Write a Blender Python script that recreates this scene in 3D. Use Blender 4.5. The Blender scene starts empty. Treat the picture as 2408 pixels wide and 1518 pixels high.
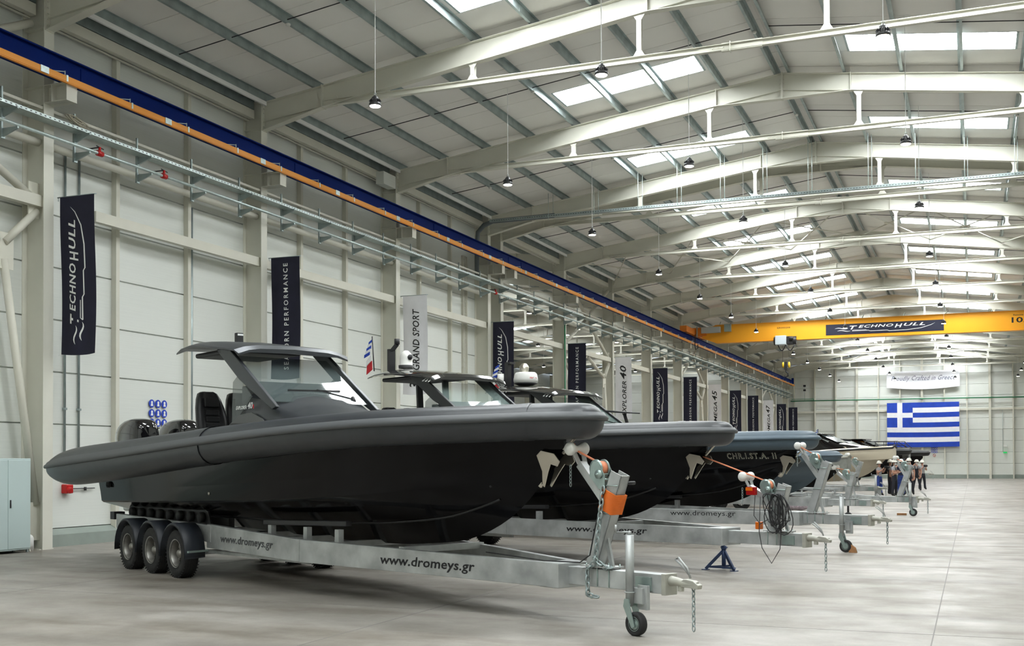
import bpy, math, random
from mathutils import Vector, Matrix
from mathutils.bvhtree import BVHTree
random.seed(7)
SC = bpy.context.scene
COL = SC.collection
PI = math.pi
# ------------------------------------------------------------------ camera
FPX, YAW, PITCH, ROLL, CY, EYE = 2679.66, 0.3841, 0.0171, 0.0037, 1040.81, 1.8
cam = bpy.data.objects.new('camera', bpy.data.cameras.new('camera'))
COL.objects.link(cam); SC.camera = cam
cam.data.sensor_fit = 'HORIZONTAL'; cam.data.sensor_width = 36
cam.data.lens = FPX / 2408 * 36
cam.data.shift_y = (CY - 759) / 2408
cam.data.clip_end = 600
cam.location = (0, 0, EYE)
_f = Vector((-math.sin(YAW) * math.cos(PITCH), math.cos(YAW) * math.cos(PITCH), math.sin(PITCH)))
_r = Vector((math.cos(YAW), math.sin(YAW), 0)); _u = _r.cross(_f)
_m = Matrix((_r, _u, -_f)).transposed() @ Matrix.Rotation(-ROLL, 3, 'Z')
cam.rotation_euler = _m.to_euler()
# ------------------------------------------------------------------ light, view
SC.view_settings.view_transform = 'Standard'; SC.view_settings.look = 'None'
SC.view_settings.gamma = 1; SC.view_settings.use_curve_mapping = False
SC.view_settings.exposure = 0.64
SKYLIGHT = 26.0
world = bpy.data.worlds.new('sky'); SC.world = world; world.use_nodes = True
world.node_tree.nodes['Background'].inputs[0].default_value = (0.75, 0.85, 1, 1)
world.node_tree.nodes['Background'].inputs[1].default_value = 1.0
SC.cycles.max_bounces = 7; SC.cycles.diffuse_bounces = 5; SC.cycles.glossy_bounces = 3
SC.cycles.transmission_bounces = 4; SC.cycles.transparent_max_bounces = 8
SC.cycles.caustics_reflective = False; SC.cycles.caustics_refractive = False
SC.cycles.use_denoising = True; SC.cycles.sample_clamp_indirect = 6


# ------------------------------------------------------------------ materials
def mat(name, col, rough=.5, metal=0.0, var=0.0, scale=4.0, bump=0.0, emit=0.0, alpha=1.0, coat=0.0, spec=.5, detail=4, stretch=None):
    m = bpy.data.materials.new(name); m.use_nodes = True
    nt = m.node_tree; b = nt.nodes['Principled BSDF']
    b.inputs['Base Color'].default_value = (*col, 1)
    b.inputs['Roughness'].default_value = rough; b.inputs['Metallic'].default_value = metal
    b.inputs['Specular IOR Level'].default_value = spec
    if coat: b.inputs['Coat Weight'].default_value = coat; b.inputs['Coat Roughness'].default_value = .03
    if alpha < 1: b.inputs['Alpha'].default_value = alpha
    if emit:
        b.inputs['Emission Color'].default_value = (*col, 1); b.inputs['Emission Strength'].default_value = emit
    if var or bump:
        tc = nt.nodes.new('ShaderNodeTexCoord'); src = tc.outputs['Object']
        if stretch:
            mp = nt.nodes.new('ShaderNodeMapping'); mp.inputs['Scale'].default_value = stretch
            nt.links.new(src, mp.inputs[0]); src = mp.outputs[0]
        n = nt.nodes.new('ShaderNodeTexNoise'); n.inputs['Scale'].default_value = scale; n.inputs['Detail'].default_value = detail
        nt.links.new(src, n.inputs['Vector'])
        if var:
            r = nt.nodes.new('ShaderNodeValToRGB')
            r.color_ramp.elements[0].position = .3; r.color_ramp.elements[1].position = .7
            r.color_ramp.elements[0].color = (*[c * (1 - var) for c in col], 1)
            r.color_ramp.elements[1].color = (*[min(1, c * (1 + var)) for c in col], 1)
            nt.links.new(n.outputs['Fac'], r.inputs[0]); nt.links.new(r.outputs[0], b.inputs['Base Color'])
        if bump:
            bp = nt.nodes.new('ShaderNodeBump'); bp.inputs['Strength'].default_value = bump; bp.inputs['Distance'].default_value = .02
            nt.links.new(n.outputs['Fac'], bp.inputs['Height']); nt.links.new(bp.outputs[0], b.inputs['Normal'])
    return m


CREAM = mat('cream_paint', (.68, .67, .59), .45, var=.03, scale=1.5)
CREAM_TRIM = mat('cream_trim', (.65, .635, .55), .5, var=.03, scale=2)
PANEL = mat('wall_panel', (.70, .72, .68), .55, var=.025, scale=.6, bump=.05, stretch=(1, 1, 60))
ROOFP = mat('roof_panel', (.86, .845, .81), .6, var=.03, scale=.5)
GALV = mat('galvanised_steel', (.33, .39, .39), .42, .55, var=.16, scale=3)
GALVT = mat('trailer_galvanised', (.45, .47, .47), .45, .45, var=.32, scale=2.6, bump=.1, detail=7)
GALVTRAY = mat('tray_steel', (.50, .58, .57), .35, .5, var=.12, scale=8)
ZINC = mat('zinc_plate', (.36, .45, .43), .3, .6, var=.1, scale=9)
BLUE = mat('rail_blue', (.001, .014, .13), .6, var=.1, scale=.8, spec=.08)
ORANGE = mat('rail_orange', (.85, .32, .02), .45, var=.06, scale=1)
CRANE = mat('crane_yellow', (.90, .40, .02), .4, var=.04, scale=.5)
CURB = mat('curb_grey', (.27, .31, .28), .7, var=.08, scale=2)
GLOW = mat('skylight_sheet', (.95, .99, 1.0), .5, emit=SKYLIGHT)
GLOW2 = mat('skylight_sheet_far', (.96, 1.0, 1.0), .5, emit=SKYLIGHT * .32)
LAMP = mat('lamp_light', (1, .9, .72), .5, emit=45)
DARK = mat('dark_plastic', (.02, .02, .022), .5)
RUBBER = mat('tyre_rubber', (.017, .017, .018), .75, var=.2, scale=20, bump=.3)
NAVYCLOTH = mat('banner_navy', (.012, .012, .03), .8, var=.15, scale=3, bump=.2)
WHITECLOTH = mat('banner_white', (.84, .84, .88), .8, var=.03, scale=3, bump=.15)
WHITE = mat('white_print', (.85, .86, .85), .6)
BLACKP = mat('black_print', (.01, .01, .012), .6)
FLAGBLUE = mat('flag_blue', (.008, .05, .42), .75, var=.12, scale=2)
FLAGRED = mat('flag_red', (.6, .02, .03), .75)
PLASTICW = mat('white_plastic', (.75, .75, .72), .4)
ROPE = mat('rope_orange', (.85, .30, .16), .7)
MESHO = mat('orange_mesh', (.9, .20, .02), .6)
RED = mat('red_paint', (.5, .01, .01), .4)
GREEN = mat('green_pipe', (.03, .22, .10), .4)
STEEL = mat('polished_steel', (.62, .58, .50), .28, .85)
CABLE = mat('beige_cable', (.50, .46, .36), .6)
WOOD = mat('wood_block', (.35, .17, .07), .7, var=.2, scale=12)
CABINET = mat('cabinet_grey', (.50, .60, .59), .4)
LAMPRED = mat('lamp_red', (.35, .01, .01), .15)
LAMPOR = mat('lamp_amber', (.7, .15, .01), .2)
JACKB = mat('jack_blue', (.03, .06, .16), .45, var=.2, scale=15)
STICK = mat('sticker_blue', (.01, .05, .5), .5)
YEL = mat('yellow_paint', (.85, .55, .02), .4)


def floor_mat():
    m = bpy.data.materials.new('concrete_floor'); m.use_nodes = True; nt = m.node_tree; b = nt.nodes['Principled BSDF']
    tc = nt.nodes.new('ShaderNodeTexCoord')

    def noise(sc, det, st=None, rough=.55):
        src = tc.outputs['Object']
        if st:
            mp = nt.nodes.new('ShaderNodeMapping'); mp.inputs['Scale'].default_value = st[:3]; mp.inputs['Rotation'].default_value = (0, 0, st[3])
            nt.links.new(src, mp.inputs[0]); src = mp.outputs[0]
        n = nt.nodes.new('ShaderNodeTexNoise'); n.inputs['Scale'].default_value = sc; n.inputs['Detail'].default_value = det; n.inputs['Roughness'].default_value = rough
        nt.links.new(src, n.inputs['Vector']); return n.outputs['Fac']

    def ramp(fac, p0, c0, p1, c1):
        r = nt.nodes.new('ShaderNodeValToRGB'); e = r.color_ramp.elements
        e[0].position = p0; e[0].color = (*c0, 1); e[1].position = p1; e[1].color = (*c1, 1)
        nt.links.new(fac, r.inputs[0]); return r.outputs[0]

    def mul(a, c, f=1):
        x = nt.nodes.new('ShaderNodeMix'); x.data_type = 'RGBA'; x.blend_type = 'MULTIPLY'; x.inputs[0].default_value = f
        nt.links.new(a, x.inputs[6]); nt.links.new(c, x.inputs[7]); return x.outputs[2]
    base = ramp(noise(.35, 9, None, .62), .32, (.262, .24, .208), .68, (.412, .39, .36))
    c = mul(base, ramp(noise(1.1, 9, (.8, 1.2, 1, .3), .72), .36, (.78, .77, .75), .6, (1, 1, 1)))
    c = mul(c, ramp(noise(.9, 5, (.3, 1.3, 1, -.5)), .36, (.66, .63, .59), .47, (1, 1, 1)), .7)
    c = mul(c, ramp(noise(.25, 5, (.5, 1.1, 1, .9)), .40, (.82, .80, .77), .54, (1, 1, 1)), .8)
    c = mul(c, ramp(noise(35, 4), .3, (.92, .92, .92), .7, (1, 1, 1)))
    # tyre track arcs: distorted thin bands
    w = nt.nodes.new('ShaderNodeTexWave'); w.wave_type = 'RINGS'; w.inputs['Scale'].default_value = .07
    w.inputs['Distortion'].default_value = 3.5; w.inputs['Detail'].default_value = 1; w.inputs['Detail Scale'].default_value = .4
    nt.links.new(tc.outputs['Object'], w.inputs['Vector'])
    c = mul(c, ramp(w.outputs['Fac'], .0, (.80, .80, .81), .06, (1, 1, 1)), .75)
    nt.links.new(c, b.inputs['Base Color'])
    rr = ramp(noise(1.2, 5), .3, (.35,) * 3, .7, (.62,) * 3)
    nt.links.new(rr, b.inputs['Roughness']); b.inputs['Specular IOR Level'].default_value = .35
    return m


# ------------------------------------------------------------------ mesh helper
class MB:
    def __init__(s): s.v = []; s.f = []; s.s = []

    def add(s, vs, fs, smooth=False):
        o = len(s.v); s.v += [tuple(p) for p in vs]
        s.f += [tuple(i + o for i in f) for f in fs]; s.s += [smooth] * len(fs); return s

    def box(s, x0, x1, y0, y1, z0, z1):
        return s.add([(x, y, z) for x in (x0, x1) for y in (y0, y1) for z in (z0, z1)],
                     [(0, 1, 3, 2), (4, 6, 7, 5), (0, 4, 5, 1), (2, 3, 7, 6), (0, 2, 6, 4), (1, 5, 7, 3)])

    def frame(s, a, b, up=(0, 0, 1)):
        a = Vector(a); b = Vector(b); d = (b - a).normalized(); u = Vector(up)
        if abs(d.dot(u)) > .98: u = Vector((1, 0, 0))
        r = d.cross(u).normalized(); return a, b, d, r, r.cross(d)

    def bar(s, a, b, w, h, up=(0, 0, 1), ox=0, oz=0, h2=None):
        a, b, d, r, u = s.frame(a, b, up); h2 = h2 or h
        vs = []
        for p, hh in ((a, h), (b, h2)):
            c = p + r * ox + u * oz
            vs += [c - r * w / 2 - u * hh / 2, c + r * w / 2 - u * hh / 2, c + r * w / 2 + u * hh / 2, c - r * w / 2 + u * hh / 2]
        return s.add(vs, [(0, 3, 2, 1), (4, 5, 6, 7), (0, 1, 5, 4), (1, 2, 6, 5), (2, 3, 7, 6), (3, 0, 4, 7)])

    def ibeam(s, a, b, w, h, up=(0, 0, 1), tf=.025, tw=.018):
        s.bar(a, b, w, tf, up, oz=h / 2 - tf / 2); s.bar(a, b, w, tf, up, oz=-h / 2 + tf / 2)
        return s.bar(a, b, tw, h - 2 * tf, up)

    def tube(s, pts, r, n=10, caps=True, closed=False, smooth=True, sq=None):
        pts = [Vector(p) for p in pts]; k = len(pts); rs = r if isinstance(r, (list, tuple)) else [r] * k
        vs = []; u = None
        for i, p in enumerate(pts):
            if closed: d = pts[(i + 1) % k] - pts[i - 1]
            else: d = pts[min(i + 1, k - 1)] - pts[max(i - 1, 0)]
            d = d.normalized() if d.length > 1e-9 else Vector((0, 0, 1))
            if u is None:
                u = Vector((0, 0, 1)) if abs(d.z) < .95 else Vector((1, 0, 0))
            u = (u - d * u.dot(d)).normalized(); w = d.cross(u)
            for j in range(n):
                t = 2 * PI * j / n; vs.append(p + (w * math.cos(t) + u * math.sin(t) * (sq or 1)) * rs[i])
        fs = []
        for i in range(k if closed else k - 1):
            for j in range(n):
                a = i * n + j; b = i * n + (j + 1) % n; c = ((i + 1) % k) * n
                fs.append((a, b, c + (j + 1) % n, c + j))
        s.add(vs, fs, smooth)
        if caps and not closed:
            o = len(s.v) - len(vs)
            s.f += [tuple(o + j for j in range(n))[::-1], tuple(o + (k - 1) * n + j for j in range(n))]; s.s += [False, False]
        return s

    def cyl(s, a, b, r, n=12, r2=None, smooth=True): return s.tube([a, b], [r, r2 if r2 is not None else r], n, smooth=smooth)

    def lathe(s, prof, o, axis, n=20, smooth=True):   # prof: (radius, height along axis)
        o = Vector(o); d = Vector(axis).normalized(); u = Vector((0, 0, 1)) if abs(d.z) < .9 else Vector((1, 0, 0))
        u = (u - d * u.dot(d)).normalized(); w = d.cross(u); vs = []
        for r, h in prof:
            for j in range(n):
                t = 2 * PI * j / n; vs.append(o + d * h + (w * math.cos(t) + u * math.sin(t)) * r)
        fs = [(i * n + j, i * n + (j + 1) % n, (i + 1) * n + (j + 1) % n, (i + 1) * n + j) for i in range(len(prof) - 1) for j in range(n)]
        return s.add(vs, fs, smooth)

    def prism(s, poly, o, ax, ay, t):   # poly 2D in axes ax, ay, thickness vector t
        o = Vector(o); ax = Vector(ax); ay = Vector(ay); t = Vector(t); n = len(poly)
        vs = [o + ax * x + ay * y for x, y in poly]; vs += [p + t for p in vs]
        return s.add(vs, [tuple(range(n))[::-1], tuple(range(n, 2 * n))] + [(i, (i + 1) % n, (i + 1) % n + n, i + n) for i in range(n)])

    def loft(s, rings, smooth=True, caps=True, closed=True):
        n = len(rings[0]); vs = [p for r in rings for p in r]; m = n if closed else n - 1
        fs = [(i * n + j, i * n + (j + 1) % n, (i + 1) * n + (j + 1) % n, (i + 1) * n + j) for i in range(len(rings) - 1) for j in range(m)]
        s.add(vs, fs, smooth)
        if caps:
            o = len(s.v) - len(vs)
            s.f += [tuple(o + j for j in range(n))[::-1], tuple(o + (len(rings) - 1) * n + j for j in range(n))]; s.s += [False, False]
        return s

    def torus(s, c, axis, R, r, n=16, m=6, long=1.0, ldir=None):
        c = Vector(c); d = Vector(axis).normalized(); u = Vector(ldir).normalized() if ldir else (Vector((0, 0, 1)) if abs(d.z) < .9 else Vector((1, 0, 0)))
        u = (u - d * u.dot(d)).normalized(); w = d.cross(u)
        return s.tube([c + u * math.cos(2 * PI * i / n) * R * long + w * math.sin(2 * PI * i / n) * R for i in range(n)], r, m, closed=True)

    def chain(s, pts, ll=.05, r=.006):
        pts = [Vector(p) for p in pts]; k = 0; acc = 0
        for a, b in zip(pts, pts[1:]):
            L = (b - a).length; d = (b - a).normalized()
            sidev = d.cross(Vector((0, 1, .3))).normalized(); s2 = d.cross(sidev)
            while acc < L:
                s.torus(a + d * acc, sidev if k % 2 else s2, ll * .36, r, 8, 4, 1.75, d); acc += ll; k += 1
            acc -= L
        return s

    def mesh(s, name, m):
        me = bpy.data.meshes.new(name); me.from_pydata(s.v, [], s.f)
        me.polygons.foreach_set('use_smooth', s.s)
        for x in (m if isinstance(m, (list, tuple)) else [m]): me.materials.append(x)
        me.update(); return me

    def build(s, name, m, parent=None, bevel=0, fix=False):
        o = bpy.data.objects.new(name, s.mesh(name, m)); COL.objects.link(o)
        if parent: o.parent = parent
        if bevel:
            md = o.modifiers.new('bevel', 'BEVEL'); md.width = bevel; md.segments = 2; md.limit_method = 'ANGLE'; md.angle_limit = .7
        return o


def tag(o, label=None, cat=None, group=None, kind=None):
    if label: o['label'] = label
    if cat: o['category'] = cat
    if group: o['group'] = group
    if kind: o['kind'] = kind
    return o


def empty(name, loc=(0, 0, 0), rz=0, parent=None):
    o = bpy.data.objects.new(name, None); COL.objects.link(o); o.location = loc; o.rotation_euler = (0, 0, rz)
    o.empty_display_size = .1
    if parent: o.parent = parent
    return o


def S(o): o['kind'] = 'structure'; return o


def copy_tree(o, parent=None):
    c = o.copy(); COL.objects.link(c)
    if parent: c.parent = parent
    for ch in list(o.children): copy_tree(ch, c)
    return c


_dg = None


def text2d(txt, size=1, shear=0, bold=0, extrude=0, spacing=1, sx=1):
    cu = bpy.data.curves.new('t', 'FONT'); cu.body = txt; cu.size = size; cu.shear = shear; cu.offset = bold; cu.space_character = spacing
    cu.resolution_u = 2; cu.extrude = extrude
    ob = bpy.data.objects.new('t', cu); COL.objects.link(ob); bpy.context.view_layer.update()
    me = bpy.data.meshes.new_from_object(ob.evaluated_get(bpy.context.evaluated_depsgraph_get()))
    vs = [(v.co.x * sx, v.co.y, v.co.z) for v in me.vertices]; fs = [tuple(p.vertices) for p in me.polygons]
    bpy.data.objects.remove(ob); bpy.data.meshes.remove(me); bpy.data.curves.remove(cu)
    return vs, fs


def fit(vs, x0, y0, w, h=None):
    xs = [v[0] for v in vs]; ys = [v[1] for v in vs]; a, b = min(xs), max(xs); c, d = min(ys), max(ys)
    k = w / (b - a); kh = h / (d - c) if h else k
    return [(x0 + (x - a) * k, y0 + (y - c) * kh, z) for x, y, z in vs]


def put(mb, vs, fs, o, ax, ay, off=0):
    o = Vector(o); ax = Vector(ax).normalized(); ay = Vector(ay).normalized(); n = ax.cross(ay)
    mb.add([o + ax * x + ay * y + n * (off + z) for x, y, z in vs], fs); return mb


def band(pts, w):   # 2D strip along pts with widths
    L = []; R = []
    for i, p in enumerate(pts):
        a = Vector(pts[max(i - 1, 0)]); b = Vector(pts[min(i + 1, len(pts) - 1)]); d = (b - a).normalized(); n = Vector((-d.y, d.x))
        ww = w[i] if isinstance(w, (list, tuple)) else w
        L.append((p[0] + n.x * ww / 2, p[1] + n.y * ww / 2, 0)); R.append((p[0] - n.x * ww / 2, p[1] - n.y * ww / 2, 0))
    k = len(pts)
    return L + R, [(i, i + 1, k + i + 1, k + i)[::-1] for i in range(k - 1)]


def logo():   # wave marks, slanted capitals and a stepped underline that sweeps up; unit length 10
    V = []; F = []

    def add(vs, fs):
        o = len(V); V.extend(vs); F.extend([tuple(i + o for i in f) for f in fs])
    for dx, dy in ((0, .35), (.25, -.15)):
        add(*band([(dx + t * .17, dy + .12 * math.sin(t * .75)) for t in range(9)], [.02, .08, .12, .13, .13, .12, .1, .06, .01]))
    x = 1.5
    for ch, sz in (('T', 1.25), ('ECHNO', .95), ('H', 1.25), ('ULL', .95)):
        vs, fs = text2d(ch, 1, .28, .022, spacing=1.12)
        w = len(ch) * .70 * (1.1 if len(ch) == 1 else 1)
        vs = fit(vs, x, .33 if sz < 1 else .08, w, sz * .62); add(vs, fs); x += w + .13
    add(*band([(1.75, -.22), (3.4, -.22), (3.6, -.36), (5.3, -.36), (5.5, -.5), (7.2, -.46), (8.6, -.2), (9.6, .35), (10, .75)], [.1, .1, .1, .1, .1, .1, .09, .06, .01]))
    add(*band([(1.75, -.22), (1.9, -.05), (3.2, -.05)], .06))
    return V, F


LOGO = logo()

# ------------------------------------------------------------------ hall geometry
S_BAY, F1, GAP = 7.9312, 18.6529, 1.3408
COLX, WALLX, RX, RZ, SL = -18.12, -18.72, -5.18, 13.40, .1262
RCX = 2 * RX - COLX
YB, YE = -5.0, 124.5


def FY(n): return F1 + (n - 1) * S_BAY if n <= 4 else F1 + 3 * S_BAY + GAP + (n - 4) * S_BAY


FR = [(n, FY(n)) for n in range(-1, 5)] + [(4.5, FY(4) + GAP)] + [(n, FY(n)) for n in range(5, 15)]
POST = [COLX]


def roofz(x, rx=RX): return 13.62 - SL * abs(x - rx)


fl = MB(); fl.box(-46, RCX + 1, YB, YE + .3, -.3, 0)
S(fl.build('floor', floor_mat()))
# expansion joints in the floor, thin dark filled lines
JOINT = mat('joint_filler', (.22, .21, .2), .8)
j = MB()
for y in (12.6, 20.6, 28.5, 36.4, 44.4, 60, 76, 92, 108): j.box(-18.4, RCX, y, y + .012, -.001, .0015)
for x in (-12.6, -6.2, -.4, 4): j.box(x, x + .012, 3, YE, -.001, .0015)
S(j.build('floor_joint', JOINT))


# cladding made of separate sandwich panels, backed by the wall body
def wall_body(name, x0, x1, y0, y1, z0, z1): return S(MB().box(x0, x1, y0, y1, z0, z1).build(name, PANEL))


wl = wall_body('wall_left', WALLX - .14, WALLX - .06, YB, FY(4), 0, 12.3)
zs = [.38 + 1.15 * i for i in range(11)]
ys = [YB]
for n in range(-1, 4):
    a = FY(n); ys += [a, a + S_BAY / 3, a + 2 * S_BAY / 3]
ys.append(FY(4)); ys = sorted(set(ys))
_pc = {}


def panel(parent, axis, pos, a0, a1, z0, z1, out=1, m=PANEL):
    key = (axis, round(a1 - a0, 2), round(z1 - z0, 2), out)
    if key not in _pc:
        w = a1 - a0; h = z1 - z0; g = .006
        b = MB()
        if axis == 'x': b.add([(0, g, g), (0, w - g, g), (0, w - g, h - g), (0, g, h - g), (.06 * out, g + .012, g + .012), (.06 * out, w - g - .012, g + .012), (.06 * out, w - g - .012, h - g - .012), (.06 * out, g + .012, h - g - .012)], [(0, 1, 2, 3), (4, 5, 6, 7), (0, 1, 5, 4), (1, 2, 6, 5), (2, 3, 7, 6), (3, 0, 4, 7)])
        else: b.add([(g, 0, g), (w - g, 0, g), (w - g, 0, h - g), (g, 0, h - g), (g + .012, -.06, g + .012), (w - g - .012, -.06, g + .012), (w - g - .012, -.06, h - g - .012), (g + .012, -.06, h - g - .012)], [(0, 1, 2, 3), (4, 5, 6, 7), (0, 1, 5, 4), (1, 2, 6, 5), (2, 3, 7, 6), (3, 0, 4, 7)])
        _pc[key] = b.mesh('panel', m)
    o = bpy.data.objects.new('panel', _pc[key]); COL.objects.link(o)
    o.location = (pos, a0, z0) if axis == 'x' else (a0, pos, z0); o.parent = parent; return o


for y0, y1 in zip(ys, ys[1:]):
    if y1 < 8: continue
    for z in zs:
        if z < 12: panel(wl, 'x', WALLX - .06, y0, y1, z, min(z + 1.15, 12.3))
S(MB().box(WALLX - .1, -18.5, YB, FY(4) + .3, 0, .26).add([(-18.5, YB, .26), (-18.5, FY(4), .26), (WALLX, FY(4), .38), (WALLX, YB, .38), (WALLX, YB, .2), (WALLX, FY(4), .2)], [(0, 1, 2, 3)]).build('baseboard_left', CURB))
for n in range(0, 4):
    for k in (1, 2):
        y = FY(n) + k * S_BAY / 3
        S(MB().box(WALLX, -18.58, y - .06, y + .06, .02, 11.35).build('wall_post', CREAM_TRIM))

# end wall with posts and girts
EWX0, EWS = -17.628, 2.1427
we = S(MB().prism([(-45.5, 0), (RCX + .5, 0), (RCX + .5, roofz(RCX)), (RX, 13.62), (WALLX, roofz(WALLX)), (-31.6, 13.62), (-45.5, 11.9)], (0, YE + .1, 0), (1, 0, 0), (0, 0, 1), (0, .1, 0)).build('wall_far', PANEL))
xs = [WALLX] + [EWX0 + i * EWS for i in range(0, 13)]
for x0, x1 in zip(xs, xs[1:]):
    for z in zs:
        zt = min(z + 1.15, min(roofz(x0), roofz(x1)) - .02)
        if zt - z > .2: panel(we, 'y', YE + .1, x0, x1, z, zt)
for i in range(0, 9):
    x0 = WALLX - (i + 1) * 2.9
    for z in zs:
        if z < 11: panel(we, 'y', YE + .1, x0, x0 + 2.9, z, z + 1.15)
S(MB().box(WALLX, RCX, YE - .08, YE + .05, 0, .36).build('baseboard_far', CURB))
for i in range(13):
    x = EWX0 + i * EWS; w = .11 if i in (6, 9, 3) else .06
    S(MB().box(x - w, x + w, YE - .28, YE, 0, roofz(x) - .25).build('wall_post', CREAM_TRIM))
S(MB().box(WALLX, RCX, YE - .2, YE + .02, 6.92, 7.12).build('wall_girt', CREAM_TRIM))

# right wall, wall behind the camera, walls of the neighbouring hall
S(MB().box(RCX + .6, RCX + .7, YB, YE, 0, 12.3).build('wall_right', PANEL))
S(MB().box(-46, RCX + .7, YB - .1, YB, 0, 13.7).build('wall_near', PANEL))
an = S(MB().box(-45.5, WALLX - .14, FY(4) - .2, FY(4) - .1, 0, 12.8).build('wall_side', PANEL))
al = S(MB().box(-45.6, -45.5, FY(4) - .2, YE, 0, 12.3).build('wall_outer', PANEL))
for i, y in enumerate([FY(4) - .2 + k * 5.7 for k in range(14)]):
    for z in zs[:10]: panel(al, 'x', -45.5, y, y + 5.7, z, z + 1.15)
S(MB().box(-45.5, -45.2, FY(4), YE, 2.55, 2.75).box(-45.5, -45.2, FY(4), YE, 7.0, 7.2).build('wall_girt', CREAM_TRIM))

# ------------------------------------------------------------------ roof
PDX = [.17, 1.77, 3.37, 4.97, 6.57, 8.15, 9.73, 11.3, 12.85]


def roof_half(ceil, rx, sg, y0, y1, half, skyl, glow_name, glow=None):
    """panels ~1.32 m wide running from ridge to eave; the last but one is cut by a skylight"""
    n = max(1, round((y1 - y0) / 1.32)); w = (y1 - y0) / n

    def slab(a, b, ya, yb, t=.05, m=ROOFP, name='roof_panel', par=ceil, dz=0.0):
        key = (name, round(a, 2), round(b, 2), round(yb - ya, 2), sg)
        if key not in _pc:
            g = .0025; q = MB(); L = yb - ya
            P = lambda d, y, z: (sg * d, y, -SL * d + z)
            q.add([P(a, g, t), P(b, g, t), P(b, L - g, t), P(a, L - g, t), P(a, g + .01, 0), P(b, g + .01, 0), P(b, L - g - .01, 0), P(a, L - g - .01, 0)],
                  [(0, 1, 2, 3), (4, 5, 6, 7), (0, 1, 5, 4), (1, 2, 6, 5), (2, 3, 7, 6), (3, 0, 4, 7)])
            _pc[key] = q.mesh(name, m)
        o = bpy.data.objects.new(name, _pc[key]); COL.objects.link(o); o.location = (rx, ya, 13.62 + dz); o.parent = par; return o
    for i in range(n):
        ya = y0 + i * w; yb = ya + w
        if skyl and i == n - 2:
            slab(0, 2.05, ya, yb); slab(6.37, half, ya, yb)
            e = empty(glow_name, (0, 0, 0)); S(e)
            for a, b in ((2.05, 3.33), (3.41, 4.93), (5.01, 6.37)):
                slab(a, b, ya + .02, yb - .02, .02, glow or GLOW, 'skylight_pane' if not glow else 'roof_window_pane', e, .05)
            fm = MB()
            for a in (2.05, 3.37, 4.97, 6.37): fm.bar((rx + sg * a, ya, 13.64 - SL * a), (rx + sg * a, yb, 13.64 - SL * a), .06, .06)
            for yy in (ya, yb): fm.bar((rx + sg * 2.05, yy, 13.65 - SL * 2.05), (rx + sg * 6.37, yy, 13.65 - SL * 6.37), .03, .07)
            fm.build('skylight_frame', GALV, e)
        else: slab(0, half, ya, yb)


def zpurlin(y0, y1, x, z, sg, par):
    key = ('z', round(y1 - y0, 2), sg)
    if key not in _pc:
        L = y1 - y0; q = MB()
        q.box(-.003, .003, 0, L, -.1, .1); q.box(0, .07 * sg, 0, L, -.1, -.094) if sg > 0 else q.box(.07 * sg, 0, 0, L, -.1, -.094)
        q.box(-.07, 0, 0, L, .094, .1) if sg > 0 else q.box(0, .07, 0, L, .094, .1)
        q.box(*sorted((.064 * sg, .07 * sg)), 0, L, -.1, -.08)
        q.box(-.008, .008, 0, .9, -.096, .096); q.box(-.008, .008, L - .9, L, -.096, .096)
        _pc[key] = q.mesh('purlin', GALV)
    o = bpy.data.objects.new('purlin', _pc[key]); COL.objects.link(o); o.location = (x, y0, z); o.parent = par; return o


def shell(y0, y1, rx, half):
    q = MB(); q.prism([(rx - half, 13.62 - SL * half + .08), (rx, 13.70), (rx, 13.78), (rx - half, 13.62 - SL * half + .16)], (0, y0, 0), (1, 0, 0), (0, 0, 1), (0, y1 - y0, 0))
    q.prism([(rx, 13.70), (rx + half, 13.62 - SL * half + .08), (rx + half, 13.62 - SL * half + .16), (rx, 13.78)], (0, y0, 0), (1, 0, 0), (0, 0, 1), (0, y1 - y0, 0)); return q


ceil = S(shell(YB, YE + .2, RX, 13.6).build('ceiling', ROOFP))
HALF = 13.55
edges = [YB] + [y for n, y in FR if y > YB + 1] + [YE]
for y0, y1 in zip(edges, edges[1:]):
    sk = y1 - y0 > 4
    for sg in (-1, 1):
        roof_half(ceil, RX, sg, y0, y1, HALF, sk, 'window_1')
        if y1 - y0 < 1.5 and y0 < 100 and y0 > 44: continue
        for d in PDX:
            if sg > 0 and (y0 < 10 or d > 11): continue
            zpurlin(y0, y1, RX + sg * d, 13.62 - SL * d - .1, sg, ceil)
# sag rods at mid bay
rods = MB()
for y0, y1 in zip(edges[1:], edges[2:]):
    if y1 - y0 < 4: continue
    ym = (y0 + y1) / 2
    for sg in (-1, 1):
        ds = [.17, 1.77, 3.37, 4.97, 6.57, 8.15, 9.73, 11.3, 12.85]
        for a, b in zip(ds, ds[1:]):
            rods.cyl((RX + sg * a, ym + .2, 13.5 - SL * a), (RX + sg * b, ym + .2, 13.5 - SL * b), .014, 4)
rods.build('sag_rod', DARK, ceil)['kind'] = 'stuff'
# neighbouring hall roof
RX2 = 2 * COLX - RX - .6
ceil2 = S(shell(FY(4) - .2, YE + .2, RX2, 13.6).build('ceiling', ROOFP))
e2 = [FY(4)] + [y for n, y in FR if n > 4.4] + [YE]
for y0, y1 in zip(e2, e2[1:]):
    if y1 - y0 < 1.5: continue
    for sg in (-1, 1): roof_half(ceil2, RX2, sg, y0, y1, HALF, True, 'window_2', GLOW2)
pb = MB()
for sg in (-1, 1):
    for d in PDX: pb.box(RX2 + sg * d - .035, RX2 + sg * d + .035, FY(4), YE, 13.42 - SL * d, 13.62 - SL * d)
pb.build('purlin', GALV, ceil2)

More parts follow.
